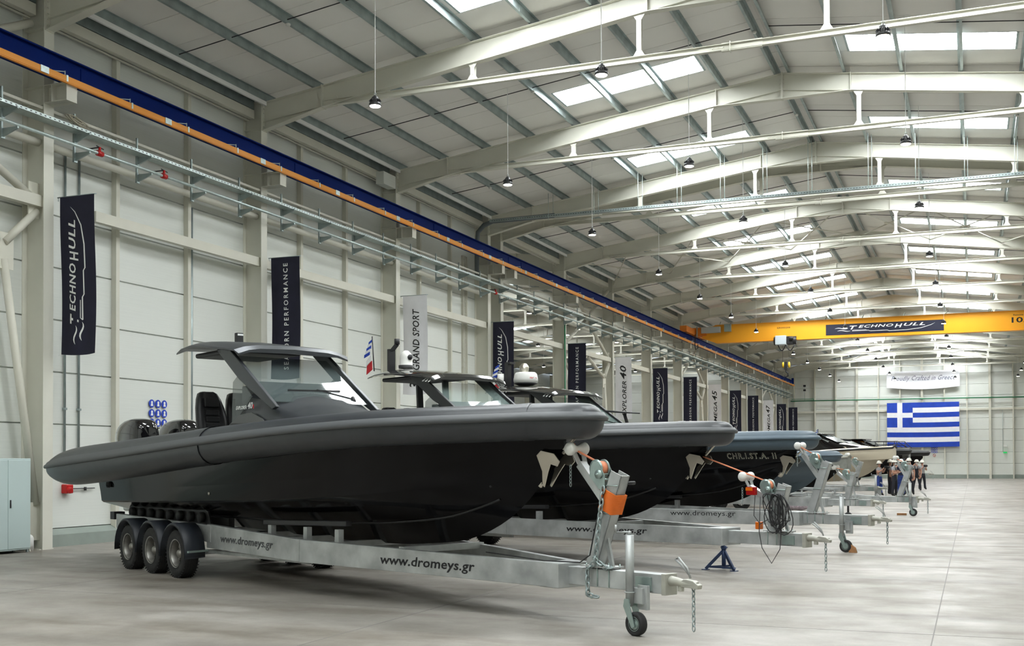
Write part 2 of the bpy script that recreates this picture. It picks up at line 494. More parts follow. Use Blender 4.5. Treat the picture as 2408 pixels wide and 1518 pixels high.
# ------------------------------------------------------------------ portal frames
def rafter_mb(rx, sg, half):
    q = MB(); n = Vector((0, 1, 0))
    top = lambda d, o=0: (rx + sg * d, 0, RZ - SL * d - o)
    H = .60; knee = 1.9

    def plate(d0, d1, o0, o1, w=.22, t=.018):
        q.bar(top(d0, o0), top(d1, o1), w, t)
    dk = half - knee
    dep = lambda d: .60
    # web
    q.add([top(0, 0), top(half, 0), top(half, .76), top(dk, .58), top(1.98, .5), top(0, .76)], [(0, 1, 2, 3, 4, 5)])
    q.add([tuple(Vector(p) + Vector((0, .012, 0))) for p in (top(0, 0), top(half, 0), top(half, .76), top(dk, .58), top(1.98, .5), top(0, .76))], [(5, 4, 3, 2, 1, 0)])
    plate(0, half, .01, .01); plate(1.98, dk, .5, .58); plate(0, half, .5, .58, .16, .012) if False else None
    plate(0, 1.98, .76, .5); plate(dk, half, .58, .76); plate(0, 1.98, .5, .5, .14, .012); plate(dk, half, .56, .52, .14, .012)
    for d, a in ((0.012, .78), (1.98, .52), (dk, .6), (half - .012, .78)):
        p = Vector(top(d, 0)); q.box(p.x - .012, p.x + .012, -.12, .12, p.z - a, p.z + .02)
    for d in (0.05, half - .05):
        for k in range(6):
            p = top(d, .06 + k * .125); q.cyl((p[0], -.07, p[2]), (p[0], -.10, p[2]), .013, 6)
    return q


def frame_obj(y, rx, cols=True, full=True):
    e = empty('portal_frame', (0, y, 0)); S(e)
    half = abs(COLX - RX)
    for sg in (-1, 1):
        key = ('raf', sg, rx)
        if key not in _pc: _pc[key] = rafter_mb(rx, sg, half).mesh('rafter', CREAM)
        o = bpy.data.objects.new('rafter', _pc[key]); COL.objects.link(o); o.parent = e
    key = ('tie', rx)
    if key not in _pc:
        q = MB(); zt = 11.53; x0 = rx - 11.1; x1 = rx + 11.1
        q.bar((x0, 0, zt), (x1, 0, zt), .012, .13); q.bar((x0, 0, zt + .07), (x1, 0, zt + .07), .13, .012); q.bar((x0, 0, zt - .07), (x1, 0, zt - .07), .13, .012)
        q.box(rx - .75, rx + .75, -.02, .02, zt - .05, zt + .05); q.box(rx - .01, rx + .01, -.08, .08, zt - .12, zt + .12); q.bar((rx - .2, 0, zt - .09), (rx + .75, 0, zt - .09), .12, .014)
        q.bar((rx - .2, 0, zt + .085), (rx + .75, 0, zt + .085), .12, .014)
        for k in range(3): q.cyl((rx - .18 - k * .12, -.05, zt), (rx - .18 - k * .12, -.02, zt), .02, 6)
        for sx in (-1, 1):
            for k in range(3): q.cyl((rx + sx * (10.75 - k * .16), -.04, zt), (rx + sx * (10.75 - k * .16), -.01, zt), .03, 6)
            q.box(*sorted((rx + sx * 11.1, rx + sx * 10.6)), -.02, .02, zt - .11, zt + .16)
        _pc[key] = q.mesh('tie_beam', CREAM)
    o = bpy.data.objects.new('tie_beam', _pc[key]); COL.objects.link(o); o.parent = e
    for d in ((-6.6, -2.2, 2.2, 6.6) if full else ()):
        zt = RZ - SL * abs(d) - .51; key = ('strut', d, rx)
        if key not in _pc:
            q = MB(); x = rx + d
            q.box(x - .006, x + .006, -.05, .05, 11.6, zt); q.box(x - .06, x + .06, -.055, -.047, 11.6, zt); q.box(x - .06, x + .06, .047, .055, 11.6, zt)
            for z, s2 in ((11.6, 1), (zt, -1)):
                for sx in (-1, 1): q.prism([(0, 0), (sx * .1, 0), (0, s2 * .16)], (x + sx * .05, -.05, z), (1, 0, 0), (0, 0, 1), (0, .01, 0))
                for k in (.06, .13): q.cyl((x, -.055, z + s2 * k), (x, -.065, z + s2 * k), .012, 6)
            _pc[key] = q.mesh('strut', CREAM)
        o = bpy.data.objects.new('strut', _pc[key]); COL.objects.link(o); o.parent = e
    return e


def column(x, y, sg, corbel=True, deep=.6):
    e = empty('steel_column', (x, y, 0)); S(e)
    key = ('col', sg, corbel, deep)
    if key not in _pc:
        q = MB(); H = 11.8; f = sg      # front flange at x=0, back towards f*deep
        q.box(*sorted((0, f * .022)), -.14, .14, 0, H); q.box(*sorted((f * (deep - .022), f * deep)), -.14, .14, 0, H)
        q.box(*sorted((f * .02, f * (deep - .02))), -.008, .008, 0, H)
        for z in (9.4, 9.8, 11.03, 11.78):
            q.box(*sorted((f * .02, f * (deep - .02))), -.13, .13, z, z + .016)
        q.box(*sorted((-.03, f * deep + .03 * f)), -.2, .2, 0, .02)
        _pc[key] = q.mesh('column_shaft', CREAM)
        if corbel:
            q = MB(); o = -f
            q.box(*sorted((0, o * .62)), -.008, .008, 9.42, 9.8); q.box(*sorted((0, o * .62)), -.15, .15, 9.785, 9.8)
            q.box(*sorted((0, o * .62)), -.15, .15, 9.42, 9.435); q.box(*sorted((o * .605, o * .62)), -.15, .15, 9.42, 9.8); q.box(*sorted((o * .2, o * .212)), -.15, .15, 9.43, 9.79)
            _pc[key + (1,)] = q.mesh('corbel', CREAM)
    for nm, k in (('column_shaft', key),) + ((('corbel', key + (1,)),) if corbel else ()):
        ob = bpy.data.objects.new(nm, _pc[k]); COL.objects.link(ob); ob.parent = e
    return e


for n, y in FR:
    frame_obj(y, RX)
    column(COLX, y, -1)
    column(RCX, y, 1, corbel=(n > 0))
    if n > 4:
        frame_obj(y, RX2)
        if n != 4.5: column(-45.0, y, 1, False)
# extra stanchions behind the open side columns
# eave beams and hollow girts between columns, gutters, braces
for (n0, a), (n1, b) in zip(FR, FR[1:]):
    if b - a < 4 or a < 5: continue
    S(MB().box(-18.5, -18.34, a + .15, b - .15, 11.32, 11.56).box(-18.56, -18.5, a + .15, b - .15, 11.28, 11.30).build('eave_beam', CREAM_TRIM))
    S(MB().box(-18.36, -18.2, a + (1.5 if n0 == 1 else .02), b - .02, 7.24, 7.48).build('wall_girt', CREAM_TRIM))
    S(MB().cyl((-18.32, a + .1, 8.62), (-18.32, b - .1, 8.62), .085, 14).build('tie_pipe', CREAM_TRIM))
    g = MB(); g.prism([(0, 0), (.34, 0), (.34, .34), (.33, .34), (.33, .012), (.012, .012), (.012, .34), (0, .34)], (-18.72, a + .1, 11.6), (1, 0, 0), (0, 0, 1), (0, b - a - .2, 0))
    S(g.build('roof_gutter', GALV))
    S(MB().box(-18.03, -17.97, a + .1, b - .1, 11.66, 11.77).build('eave_strip', WHITE))  # gutter lip; white colour stands in for its bright metallic shine


def brace(a, b):   # K bracing in the column line between frame a and frame b
    x = -18.34; m = (a + b) / 2; q = MB()
    T = lambda p0, p1: q.tube([(x, *p0), (x, *p1)], .085, 12)
    for s, c in ((1, a), (-1, b)):
        T((c + s * .3, 11.1), (m - s * .25, 9.35)); T((c + s * .3, 7.45), (m - s * .25, 9.05))
        T((c + s * .12, 7.15), (c + s * .98, 6.35)); T((c + s * 1.0, 6.0), (c + s * .12, .95)); T((c + s * 1.15, 6.35), (m - s * .1, 7.25))
        q.box(x - .015, x + .015, *sorted((c + s * .75, c + s * 1.25)), 5.8, 6.55); q.box(x - .015, x + .015, *sorted((c + s * .05, c + s * .35)), 7.0, 7.75)
        q.box(x - .02, x + .02, *sorted((c + s * .0, c + s * .3)), .2, 1.0)
    q.box(x - .015, x + .015, m - .35, m + .35, 8.85, 9.6)
    S(q.build('column_brace', CREAM_TRIM))


brace(FY(0), FY(1)); brace(FY(5), FY(6)); brace(FY(8), FY(9)); brace(FY(12), FY(13))


def roof_brace(y0, y1):
    q = MB(); ym = (y0 + y1) / 2
    for sg in (-1, 1):
        for k, (d0, d1) in enumerate(((0, 3.37), (3.37, 6.57), (6.57, 9.73), (9.73, 12.9))):
            z = lambda d: 13.10 - SL * d
            c = ((d0 + d1) / 2)
            for d in (d0, d1):
                for y in (y0 + .1, y1 - .1):
                    q.tube([(RX + sg * c, ym, z(c)), (RX + sg * d, y, z(d))], .028, 6)
            q.box(RX + sg * c - .22, RX + sg * c + .22, ym - .18, ym + .18, z(c) - .012, z(c) + .012)
    S(q.build('roof_brace', CREAM_TRIM))


roof_brace(FY(5), FY(6)); roof_brace(FY(10), FY(11)); roof_brace(FY(13), FY(14))

# ------------------------------------------------------------------ crane runway and crane
rail = empty('crane_runway', (-17.6, 0, 0)); tag(rail, 'long dark blue crane runway beam on the corbels above the banners', 'crane rail')
MB().ibeam((0, 5, 10.05), (0, YE - 1.6, 10.05), .2, .50, tf=.02, tw=.012).bar((0, 5, 10.32), (0, YE - 1.6, 10.32), .05, .05).build('runway_beam', BLUE, rail)
for y in (11.3, 19.0, 27.3, 36.2, 43.2, 44.6, 52.4, 60.3, 68.2, 76, 84, 92, 100, 108, 116): MB().box(.006, .022, y, y + .35, 9.86, 10.23).build('splice_plate', BLUE, rail)
MB().box(.12, .2, 5, YE - 1.6, 9.755, 9.875).box(.13, .19, 5, YE - 1.6, 9.735, 9.757).build('conductor_bar', ORANGE, rail)
hk = MB(); MB2 = MB()
y = 11.2; k = 0
_hc = MB().box(.195, .208, 0, .05, 9.76, 9.89).cyl((.16, 0, 9.88), (.16, 0, 9.98), .012, 6).cyl((.02, -.25, 9.93), (.16, 0, 9.96), .012, 5).mesh('hanger_clamp', GALVTRAY)
_hp = MB().box(.195, .212, 0, .22, 9.75, 9.88).mesh('joint_plate', GALVTRAY)
for nm, me, ya, st in (('hanger_clamp', _hc, 10.47, 1.98), ('joint_plate', _hp, 10.0, 3.84)):
    while ya < YE - 3:
        o = bpy.data.objects.new(nm, me); COL.objects.link(o); o.location = (0, ya, 0); o.parent = rail; ya += st
vs, fs = text2d('STOP', 1, 0, .02)
q = MB()
for y in (32.5, 64): put(q, fit(vs, 0, 0, .6, .06), fs, (.203, y, 9.79), (0, 1, 0), (0, 0, 1), .001)
MB().box(-.1, .12, YE - 1.7, YE - 1.5, 10.0, 10.6).build('end_stop', BLUE, rail)

cr = empty('bridge_crane', (0, 76.5, 0)); tag(cr, 'yellow orange overhead bridge crane spanning the hall', 'crane')
GX0, GX1 = -16.9, RCX - .9
q = MB(); zb, zt = 9.80, 10.98
q.add([(GX0, -.25, zb + .35), (GX0 + .9, -.25, zb), (GX1, -.25, zb), (GX1, -.25, zt), (GX0 + .9, -.25, zt), (GX0, -.25, zt - .35),
       (GX0, .25, zb + .35), (GX0 + .9, .25, zb), (GX1, .25, zb), (GX1, .25, zt), (GX0 + .9, .25, zt), (GX0, .25, zt - .35)],
      [(0, 1, 2, 3, 4, 5), (11, 10, 9, 8, 7, 6), (0, 6, 7, 1), (1, 7, 8, 2), (2, 8, 9, 3), (3, 9, 10, 4), (4, 10, 11, 5), (5, 11, 6, 0)])
q.build('girder', CRANE, cr)
MB().box(GX0 + .9, GX1, -.32, .32, zb - .02, zb).box(GX0 + .9, GX1, -.3, .3, zt, zt + .02).build('flange', CRANE, cr)
e = MB().box(-17.8, -17.35, -2.9, 2.9, 10.36, 10.75).box(-17.8, -16.6, -.45, .45, 10.3, 10.85).build('end_carriage', mat('carriage_orange', (.75, .22, .02), .5), cr)
for y in (-2.4, 2.4): MB().cyl((-17.75, y, 10.5), (-17.45, y, 10.5), .16, 14).build('carriage_wheel', DARK, cr)
MB().box(-16.9, -15.6, -.62, -.36, 10.45, 10.85).build('control_box', mat('box_grey', (.42, .45, .44), .5), cr, .02)
MB().box(-15.35, -14.9, -.55, -.3, 10.5, 11.0).build('travel_motor', ZINC, cr)
MB().cyl((-17.2, -.5, 10.2), (-17.2, -.5, 10.9), .04).build('current_collector', ZINC, cr)
q = MB(); tube_pts = [(-17.3, -.6, 10.4), (-17.3, -.7, 9.6), (-17.25, -.7, 9.35), (-17.1, -.7, 9.45), (-17.1, -.7, 9.7)]
q.tube(tube_pts, .03, 6); q.build('trailing_cable', DARK, cr)
MB().box(-8.77, -1.59, -.262, -.252, 9.97, 10.66).build('name_board', mat('board_navy', (.012, .014, .035), .5), cr)
q = MB(); vs, fs = LOGO
put(q, fit(vs, 0, 0, 6.1, .46), fs, (-8.2, -.264, 10.09), (1, 0, 0), (0, 0, 1), .003); q.build('lettering', WHITE, cr)
q = MB()
vs, fs = text2d('GR000200', 1, 0, .02, spacing=1.2); put(q, fit(vs, 0, 0, .85, .11), fs, (-11.9, -.253, 10.55), (1, 0, 0), (0, 0, 1), .003)
vs, fs = text2d('10.0 t', 1, 0, .02); put(q, fit(vs, 0, 0, 1.7, .34), fs, (2.3, -.253, 10.25), (1, 0, 0), (0, 0, 1), .003)
vs, fs = text2d('Remote Controlled', 1, 0, .01); put(q, fit(vs, 0, 0, 1.4, .1), fs, (2.4, -.253, 10.68), (1, 0, 0), (0, 0, 1), .003)
q.build('lettering', BLACKP, cr)
q = MB()
for x in (-15.7, -15.0, -13.0, -11.0, -8.8, -6.5, -4.0, -1.5, 1.0): q.bar((x, -.26, zt + .02), (x + .12, -.5, zt + .18), .03, .05)
q.build('bracket', ZINC, cr)
# hoist hanging on the girder
h = empty('chain_hoist', (-11.35, 76.2, 0)); tag(h, 'grey and black rope hoist under the yellow crane girder', 'hoist')
MB().box(-.62, .1, -.45, .35, 9.45, 10.05).build('hoist_cover', mat('hoist_grey', (.55, .62, .66), .4), h, .04)
q = MB().box(.1, .5, -.3, .4, 9.5, 10.0); q.cyl((-.75, .1, 9.75), (.7, .1, 9.75), .28, 14); q.cyl((.3, -.35, 9.85), (.55, -.35, 9.85), .12)
q.build('hoist_motor', DARK, h, .02)
q = MB()
for a, b in ((-.45, .05), (.05, .62)):
    q.tube([(a + (b - a) * t / 8, -.25, 9.45 - .38 * math.sin(PI * t / 8)) for t in range(9)], .035, 6)
q.build('cable_loop', DARK, h)
q = MB()
for x in (-.2, .2): q.cyl((x, .1, 9.5), (x, .1, 8.35), .008, 4)
q.build('hoist_rope', DARK, h)
for x in (-.22, .16): MB().lathe([(0, 0), (.18, 0), (.2, .03), (.2, .07), (.18, .1), (0, .1)], (x, .1, 8.15), (1, 0, 0), 14).build('sheave', YEL, h)
q = MB().box(-.1, .1, 0, .2, 7.85, 8.35); q.tube([(0, .1, 7.9), (0, .1, 7.7), (.13, .1, 7.6), (.12, .1, 7.42), (-.02, .1, 7.36), (-.13, .1, 7.45)], [.05, .05, .06, .06, .05, .02], 8)
q.build('hook', DARK, h)

# ------------------------------------------------------------------ cable tray, pipes on the left
tr = empty('cable_tray', (0, 0, 0)); tag(tr, 'long perforated galvanised cable tray along the left wall under the blue rail', 'cable tray')
q = MB(); TY0, TY1 = 8, YE - .6
q.box(-18.06, -17.74, TY0, TY1, 8.98, 8.985); q.box(-18.062, -18.058, TY0, TY1, 8.98, 9.14); q.box(-17.742, -17.738, TY0, TY1, 8.98, 9.04)
q.build('tray_channel', GALVTRAY, tr)
q = MB(); y = TY0                      # dark slots punched through the tray side and bed
while y < 60:
    q.box(-18.0565, -18.055, y, y + .07, 9.06, 9.09); q.box(-17.7375, -17.737, y, y + .05, 9.0, 9.02); y += .13
q.build('tray_slot', DARK, tr)['kind'] = 'stuff'
q = MB()
MB().box(-18.24, -18.16, TY0, TY1, 9.3, 9.36).build('back_rail', CREAM_TRIM, tr)
q = MB(); q2 = MB(); y = 9.3; up = MB()
yy = [17.34 + 2.005 * i for i in range(-4, 53)]
upm = MB().box(-.02, .02, -.02, .02, 8.4, 9.42).mesh('bracket_upright', GALV)
for z in range(14): pass
armm = MB()
for zz in (8.92, 8.52):
    armm.prism([(0, -.14), (0, .04), (.42, .04), (.42, .0)], (.02, -.02, zz), (1, 0, 0), (0, 0, 1), (0, .04, 0))
    armm.box(.0, .05, -.05, .05, zz - .16, zz + .06)
armm = armm.mesh('bracket_arm', GALV)
for y in yy:
    if y > YE - 1: continue
    o = bpy.data.objects.new('bracket_upright', upm); COL.objects.link(o); o.location = (-18.08, y, 0); o.parent = tr
    o = bpy.data.objects.new('bracket_arm', armm); COL.objects.link(o); o.location = (-18.08, y, 0); o.parent = tr
pp = MB().cyl((-17.74, 6, 8.62), (-17.74, YE - .5, 8.62), .036, 12).build('air_pipe', GALVTRAY)
tag(pp, 'thin bare metal pipe running on the lower brackets along the left wall', 'pipe')
for lab, y in (('small red valve on the wall pipe, the one above the first banner', 19.75), ('small red valve on the wall pipe, just right of the first one', 21.9), ('small red valve on the wall pipe above the technical banner by the fourth column', 42.2)):
    e = empty('pipe_valve', (-17.74, y, 8.62)); tag(e, lab, 'valve')
    MB().cyl((0, -.08, 0), (0, .08, 0), .06, 10).cyl((0, 0, 0), (0, 0, .14), .03, 8).build('valve_body', RED, e)
    MB().cyl((0, -.1, .15), (0, .12, .12), .012, 6).cyl((-.3, 0, .14), (0, 0, .14), .014, 6).build('valve_handle', DARK, e)
# coil of beige cable on the tray
q = MB()
for i in range(9):
    c = Vector((-17.98 + random.uniform(-.05, .05), 19.35 + random.uniform(-.1, .12), 9.18 + i * .012)); n = Vector((.7 + random.uniform(-.2, .2), .1, .7))
    q.torus(c, n, .17 + random.uniform(-.03, .03), .012, 20, 5, 1.3, (0, 1, 0))
tag(q.build('cable_coil', CABLE), 'coil of beige cable lying on the cable tray near the first column', 'cable')
# tray crossing the hall at the fourth frame
tc = empty('cable_tray', (0, 41.6, 0)); tag(tc, 'perforated cable tray hung on rods across the hall near the fourth frame', 'cable tray')
MB().box(-17.7, RCX, -.12, .12, 11.33, 11.335).box(-17.7, RCX, -.122, -.118, 11.33, 11.43).box(-17.7, RCX, .118, .122, 11.33, 11.43).build('tray_channel', GALV, tc)
q = MB(); x = -17.6
while x < RCX: q.box(x, x + .05, -.1235, -.122, 11.37, 11.39); x += .1
q.build('tray_slot', DARK, tc)['kind'] = 'stuff'
MB().cyl((-13, -.16, 11.24), (RCX, -.16, 11.24), .045, 8).build('conduit', CREAM_TRIM, tc)
q = MB()
for x in (-15.2, -13.35, -11.6, -10.1, -8.48, -6.93, -5.34, -3.29, -1.73, -.16, 1.4): q.cyl((x, -.13, 11.2), (x, -.13, roofz(x) - .1), .011, 5); q.cyl((x + .1, .13, 11.3), (x + .1, .13, roofz(x) - .1), .011, 5)
q.build('hanger_rod', GALVTRAY, tc)
q = MB(); q.tube([(-18.3, 0, 9.2), (-18.3, 0, 10.5), (-18.25, 0, 11.0), (-18.0, 0, 11.25), (-17.6, 0, 11.38), (-15, 0, 11.4)], .09, 10)
q.build('flexible_duct', mat('duct_grey', (.12, .14, .15), .6), tc)
# down conduits by the first column
for i, (yc, lab) in enumerate(((19.72, 'thin grey conduit down the wall, the one close behind the first banner'), (20.15, 'thin grey conduit down the wall, the farther of the two behind the first banner'))):
    q = MB().cyl((WALLX + .04, yc, 1.4), (WALLX + .04, yc, 8.7), .026, 6)
    for z in (3, 4.6, 6.2, 7.6): q.box(WALLX, WALLX + .08, yc - .04, yc + .04, z, z + .05)
    tag(q.build('wall_conduit', GALV), lab, 'conduit')
q = MB().cyl((WALLX + .06, 24.10, .6), (WALLX + .06, 24.10, 8.4), .05, 8); tag(q.build('drain_pipe', GALV), 'galvanised down pipe beside the wall post behind the seats of the first boat', 'pipe')
q = MB().box(WALLX, WALLX + .1, 41.0, 41.05, .4, 10); q.box(WALLX, WALLX + .1, 41.35, 41.4, .4, 10)
for k in range(40): q.box(WALLX + .02, WALLX + .06, 41.0, 41.4, .5 + k * .24, .53 + k * .24)
for k in range(3): q.tube([(WALLX + .1, 41.1 + .08 * k + .03 * math.sin(t * .8 + k), .5 + t * .5) for t in range(20)], .014, 5)
tag(q.build('cable_ladder', CREAM_TRIM), 'vertical cable ladder with cables left of the fourth column', 'cable ladder')
q = MB().cyl((-5.0 - 13.2 + .15, FY(5) - .25, .3), (-5.0 - 13.2 + .15, FY(5) - .25, 8.4), .035, 8)
tag(q.build('green_pipe', GREEN), 'vertical green pipe on the fifth column behind the boats', 'pipe')
q = MB().cyl((-18.0, YE - .35, 8.24), (RCX, YE - .35, 8.12), .06, 8); q.cyl((-17.9, YE - .4, 8.42), (-15.6, YE - .4, 8.42), .035, 6); q.cyl((-15.6, YE - .4, 8.42), (-15.6, YE - .4, 8.2), .035, 6)
tag(q.build('green_pipe', GREEN), 'green pipe running across the far end wall above the flag', 'pipe')

# ------------------------------------------------------------------ banners
def cloth(w, h, nx, ny, mb, amp=.02, seed=0):
    r = random.Random(seed); p1, p2 = r.uniform(0, 6), r.uniform(0, 6)
    D = lambda x, z: amp * (.35 + 1.2 * (z / h)) * (math.sin(x / w * 7 + p1 + z * 1.1) * .6 + math.sin(x / w * 13 - z * 2 + p2) * .25) + amp * 1.2 * math.sin(z * 1.3 + p2)
    vs = []
    for sgn in (-.004, .004):
        for i in range(ny + 1):
            z = h * i / ny
            for k in range(nx + 1):
                x = w * k / nx; bow = .035 * (z / h) * math.sin(PI * x / w) * w
                vs.append((x, D(x, z) + sgn, -z - bow))
    m = (nx + 1) * (ny + 1); fs = []
    for i in range(ny):
        for k in range(nx):
            a = i * (nx + 1) + k; fs += [(a, a + 1, a + nx + 2, a + nx + 1), (a + m, a + m + nx + 1, a + m + nx + 2, a + m + 1)]
    mb.add(vs, fs, True); return D


def banner(n, kind, txt, lab, seed):
    y = FY(n) + .36; e = empty('hanging_banner', (COLX, y, 7.52)); tag(e, lab, 'banner')
    W, H = .92, 3.37; q = MB(); D = cloth(W, H, 10, 28, q, .022, seed)
    q.build('banner_cloth', NAVYCLOTH if kind in 'TS' else WHITECLOTH, e)
    MB().cyl((-.1, 0, .01), (W + .03, 0, .01), .014, 8).cyl((-.08, 0, .01), (-.08, 0, -.07), .008, 6).build('banner_rod', GALV, e)
    MB().cyl((0, 0, -H), (-.06, 0, -H - .02), .005, 5).build('cord', WHITE, e)
    if kind == 'T': vs, fs = LOGO; vs = fit(vs, 0, 0, 2.95, .46); z0 = -3.17; x0 = .68
    elif kind == 'S': vs, fs = text2d('SEABORN PERFORMANCE', 1, 0, .012, spacing=1.45); vs = fit(vs, 0, 0, 2.95, .145); z0 = -3.12; x0 = .545
    else:
        a, b = txt; V = []; Fs = []
        vs, fs = text2d(a, 1, .25, .015, spacing=1.05); vs = fit(vs, 0, 0, 1.9 if kind != 'G' else .5, .24 if kind != 'G' else .36); V += vs; Fs += fs
        vs, fs = text2d(b, 1, .25, .015, spacing=1.05); vs = fit(vs, 2.0 if kind != 'G' else .65, 0, .75 if kind != 'G' else 2.1, .36 if kind != 'G' else .26)
        o = len(V); V += vs; Fs += [tuple(i + o for i in f) for f in fs]; vs, fs = V, Fs; z0 = -3.2; x0 = .62
    # reads from bottom to top: text x axis -> up, text y axis -> towards -x
    q = MB(); q.add([(x0 - v[1], 0, z0 + v[0]) for v in vs], fs)
    q.v = [(x, D(max(0, min(W, x)), -z) - .009, z) for x, _, z in q.v]
    q.build('lettering', WHITE if kind in 'TS' else BLACKP, e)


BAN = [(1, 'T', None, 'navy banner with white ship builder logo, nearest the camera beside the first column'),
       (2, 'S', None, 'navy banner lettered SEABORN PERFORMANCE seen through the first boat windscreen'),
       (3, 'G', ('38', 'GRAND SPORT'), 'white banner lettered GRAND SPORT behind the second boat hardtop'),
       (4, 'T', None, 'navy banner with white wave logo on the fourth column behind the third boat hardtop'),
       (5, 'S', None, 'navy SEABORN PERFORMANCE banner above the third boat windscreen'),
       (6, 'E', ('EXPLORER', '40'), 'white banner lettered EXPLORER 40'),
       (7, 'T', None, 'navy banner with white wave logo just right of the EXPLORER 40 banner'),
       (8, 'S', None, 'navy SEABORN PERFORMANCE banner on the column before the white forty five banner'),
       (9, 'O', ('OMEGA', '45'), 'white banner with forty five in large slanted figures'),
       (10, 'T', None, 'navy banner with white wave logo right after the white forty five banner'),
       (11, 'S', None, 'navy SEABORN PERFORMANCE banner on the column before the white forty seven banner'),
       (12, 'O', ('OMEGA', '47'), 'white banner with forty seven in large slanted figures, smaller and farther'),
       (13, 'T', None, 'navy banner with white wave logo right after the farthest white banner'),
       (14, 'S', None, 'navy SEABORN PERFORMANCE banner farthest away, beside the end wall')]
for i, (n, k, t, l) in enumerate(BAN): banner(n, k, t, l, i)

# end wall flag and cloth sign
fg = empty('greek_flag', (-8.2, YE - .42, 7.8)); tag(fg, 'large blue and white striped Greek flag on the far end wall', 'flag')
W, H = 6.98, 4.55; u = H / 9
def rect(q, x0, x1, z0, z1, nx=12):
    vs = []
    for i in range(nx + 1):
        x = x0 + (x1 - x0) * i / nx; d = .05 * math.sin(x * 1.6) + .02 * math.sin(x * 5)
        vs += [(x, d, -z0 - .04 * math.sin(PI * x / W)), (x, d, -z1 - .04 * math.sin(PI * x / W)), (x, d + .02, -z0), (x, d + .02, -z1)]
    fs = []
    for i in range(nx): fs += [(4 * i, 4 * i + 1, 4 * i + 5, 4 * i + 4), (4 * i + 2, 4 * i + 6, 4 * i + 7, 4 * i + 3)]
    q.add(vs, fs, True)
bq, wq = MB(), MB()
for i in range(9):
    (bq if i % 2 == 0 else wq); x0 = 5 * u if i < 5 else 0
    rect(bq if i % 2 == 0 else wq, x0, W, i * u, (i + 1) * u)
for a, b in ((0, 2), (3, 5)):
    rect(bq, 0, 2 * u, a * u, b * u, 4); rect(bq, 3 * u, 5 * u, a * u, b * u, 4)
rect(wq, 2 * u, 3 * u, 0, 5 * u, 3); rect(wq, 0, 2 * u, 2 * u, 3 * u, 4); rect(wq, 3 * u, 5 * u, 2 * u, 3 * u, 4)
bq.build('blue_field', FLAGBLUE, fg); wq.build('white_field', WHITECLOTH, fg)
sg = empty('cloth_sign', (-8.2, YE - .42, 11.05)); tag(sg, 'white cloth sign with handwritten Proudly Crafted in Greece above the flag', 'sign')
q = MB(); cloth(7.06, 1.66, 16, 6, q, .006, 5); q.build('sign_cloth', WHITECLOTH, sg)
vs, fs = text2d('Proudly Crafted in Greece', 1, .45, -.006, spacing=1.1)
q = MB(); put(q, fit(vs, 0, 0, 6.2, .62), fs, (.45, -.06, -1.12), (1, 0, 0), (0, 0, 1), .01); q.build('lettering', mat('ink_blue', (.02, .03, .10), .6), sg)


def ppe_sign(o, ax, k, lab1, lab2):
    o = Vector(o); ax = Vector(ax); n = ax.cross(Vector((0, 0, 1)))
    e = empty('safety_sign', o); tag(e, lab1, 'sign'); q = MB(); w = MB()
    for r in range(3):
        for c in range(3):
            p = ax * (c * .235 * k) + Vector((0, 0, -r * .235 * k)) + n * .02
            q.lathe([(0, 0), (.10 * k, 0), (.10 * k, .01)][::-1], p, n, 18, False)
            q.lathe([(.0, .01), (.10 * k, .01)], p, n, 18, False)
            m = p + n * .014
            w.lathe([(0, 0), (.035 * k, 0)], m + Vector((0, 0, .03 * k)), n, 10, False)
            w.add([m + ax * (-.045 * k) + Vector((0, 0, -.06 * k)), m + ax * (.045 * k) + Vector((0, 0, -.06 * k)), m + ax * (.03 * k), m + ax * (-.03 * k)], [(0, 1, 2, 3)])
    q.build('blue_disc', STICK, e); w.build('pictogram', WHITE, e)
    c = o + ax * (.235 * k) + Vector((0, 0, -.82 * k)) + n * .02
    e = empty('no_smoking_sign', c); tag(e, lab2, 'sign')
    MB().lathe([(0, 0), (.15 * k, 0)], (0, 0, 0), n, 24, False).build('disc', WHITE, e)
    q = MB(); q.lathe([(.12 * k, .004), (.155 * k, .004)], (0, 0, 0), n, 24, False); q.bar(ax * (-.09 * k) + Vector((0, 0, .09 * k)) + n * .004, ax * (.09 * k) + Vector((0, 0, -.09 * k)) + n * .004, .004, .03 * k, up=(0, 0, 1)); q.build('red_ring', RED, e)


ppe_sign((WALLX + .01, 22.62, 3.28), (0, 1, 0), 1.0, 'nine round blue safety pictograms on the left wall above the outboards', 'round red no smoking sign on the left wall between the outboards')
ppe_sign((-3.86, YE - .02, 3.15), (1, 0, 0), .95, 'nine small blue safety pictograms on the end wall under the flag', 'round red no smoking sign on the end wall under the flag')
e = MB().box(2.85, 3.2, YE - .12, YE, 2.55, 2.68); tag(e.build('exit_sign', mat('exit_green', (.01, .35, .08), .4, emit=.6)), 'small green emergency exit sign on the end wall', 'sign')
e = MB().box(2.85, 3.2, YE - .14, YE, 3.18, 3.4); tag(e.build('emergency_light', PLASTICW, bevel=.02), 'small white emergency light box above the exit sign', 'light')
tag(MB().cyl((2.83, YE - .05, 2.7), (2.83, YE - .05, 6.9), .02, 6).build('wall_conduit', GALV), 'thin conduit up the end wall from the exit sign', 'conduit')
e = empty('signal_light', (-16.54, YE - .3, 9.6)); tag(e, 'two small black signal lamps on the end wall beside the rail end', 'light')
for z in (-.23, .23): MB().box(-.12, .12, -.1, .1, z - .1, z + .1).build('lamp_head', DARK, e)
MB().cyl((0, 0, -1.3), (0, 0, .2), .02, 6).build('pole', GALV, e)
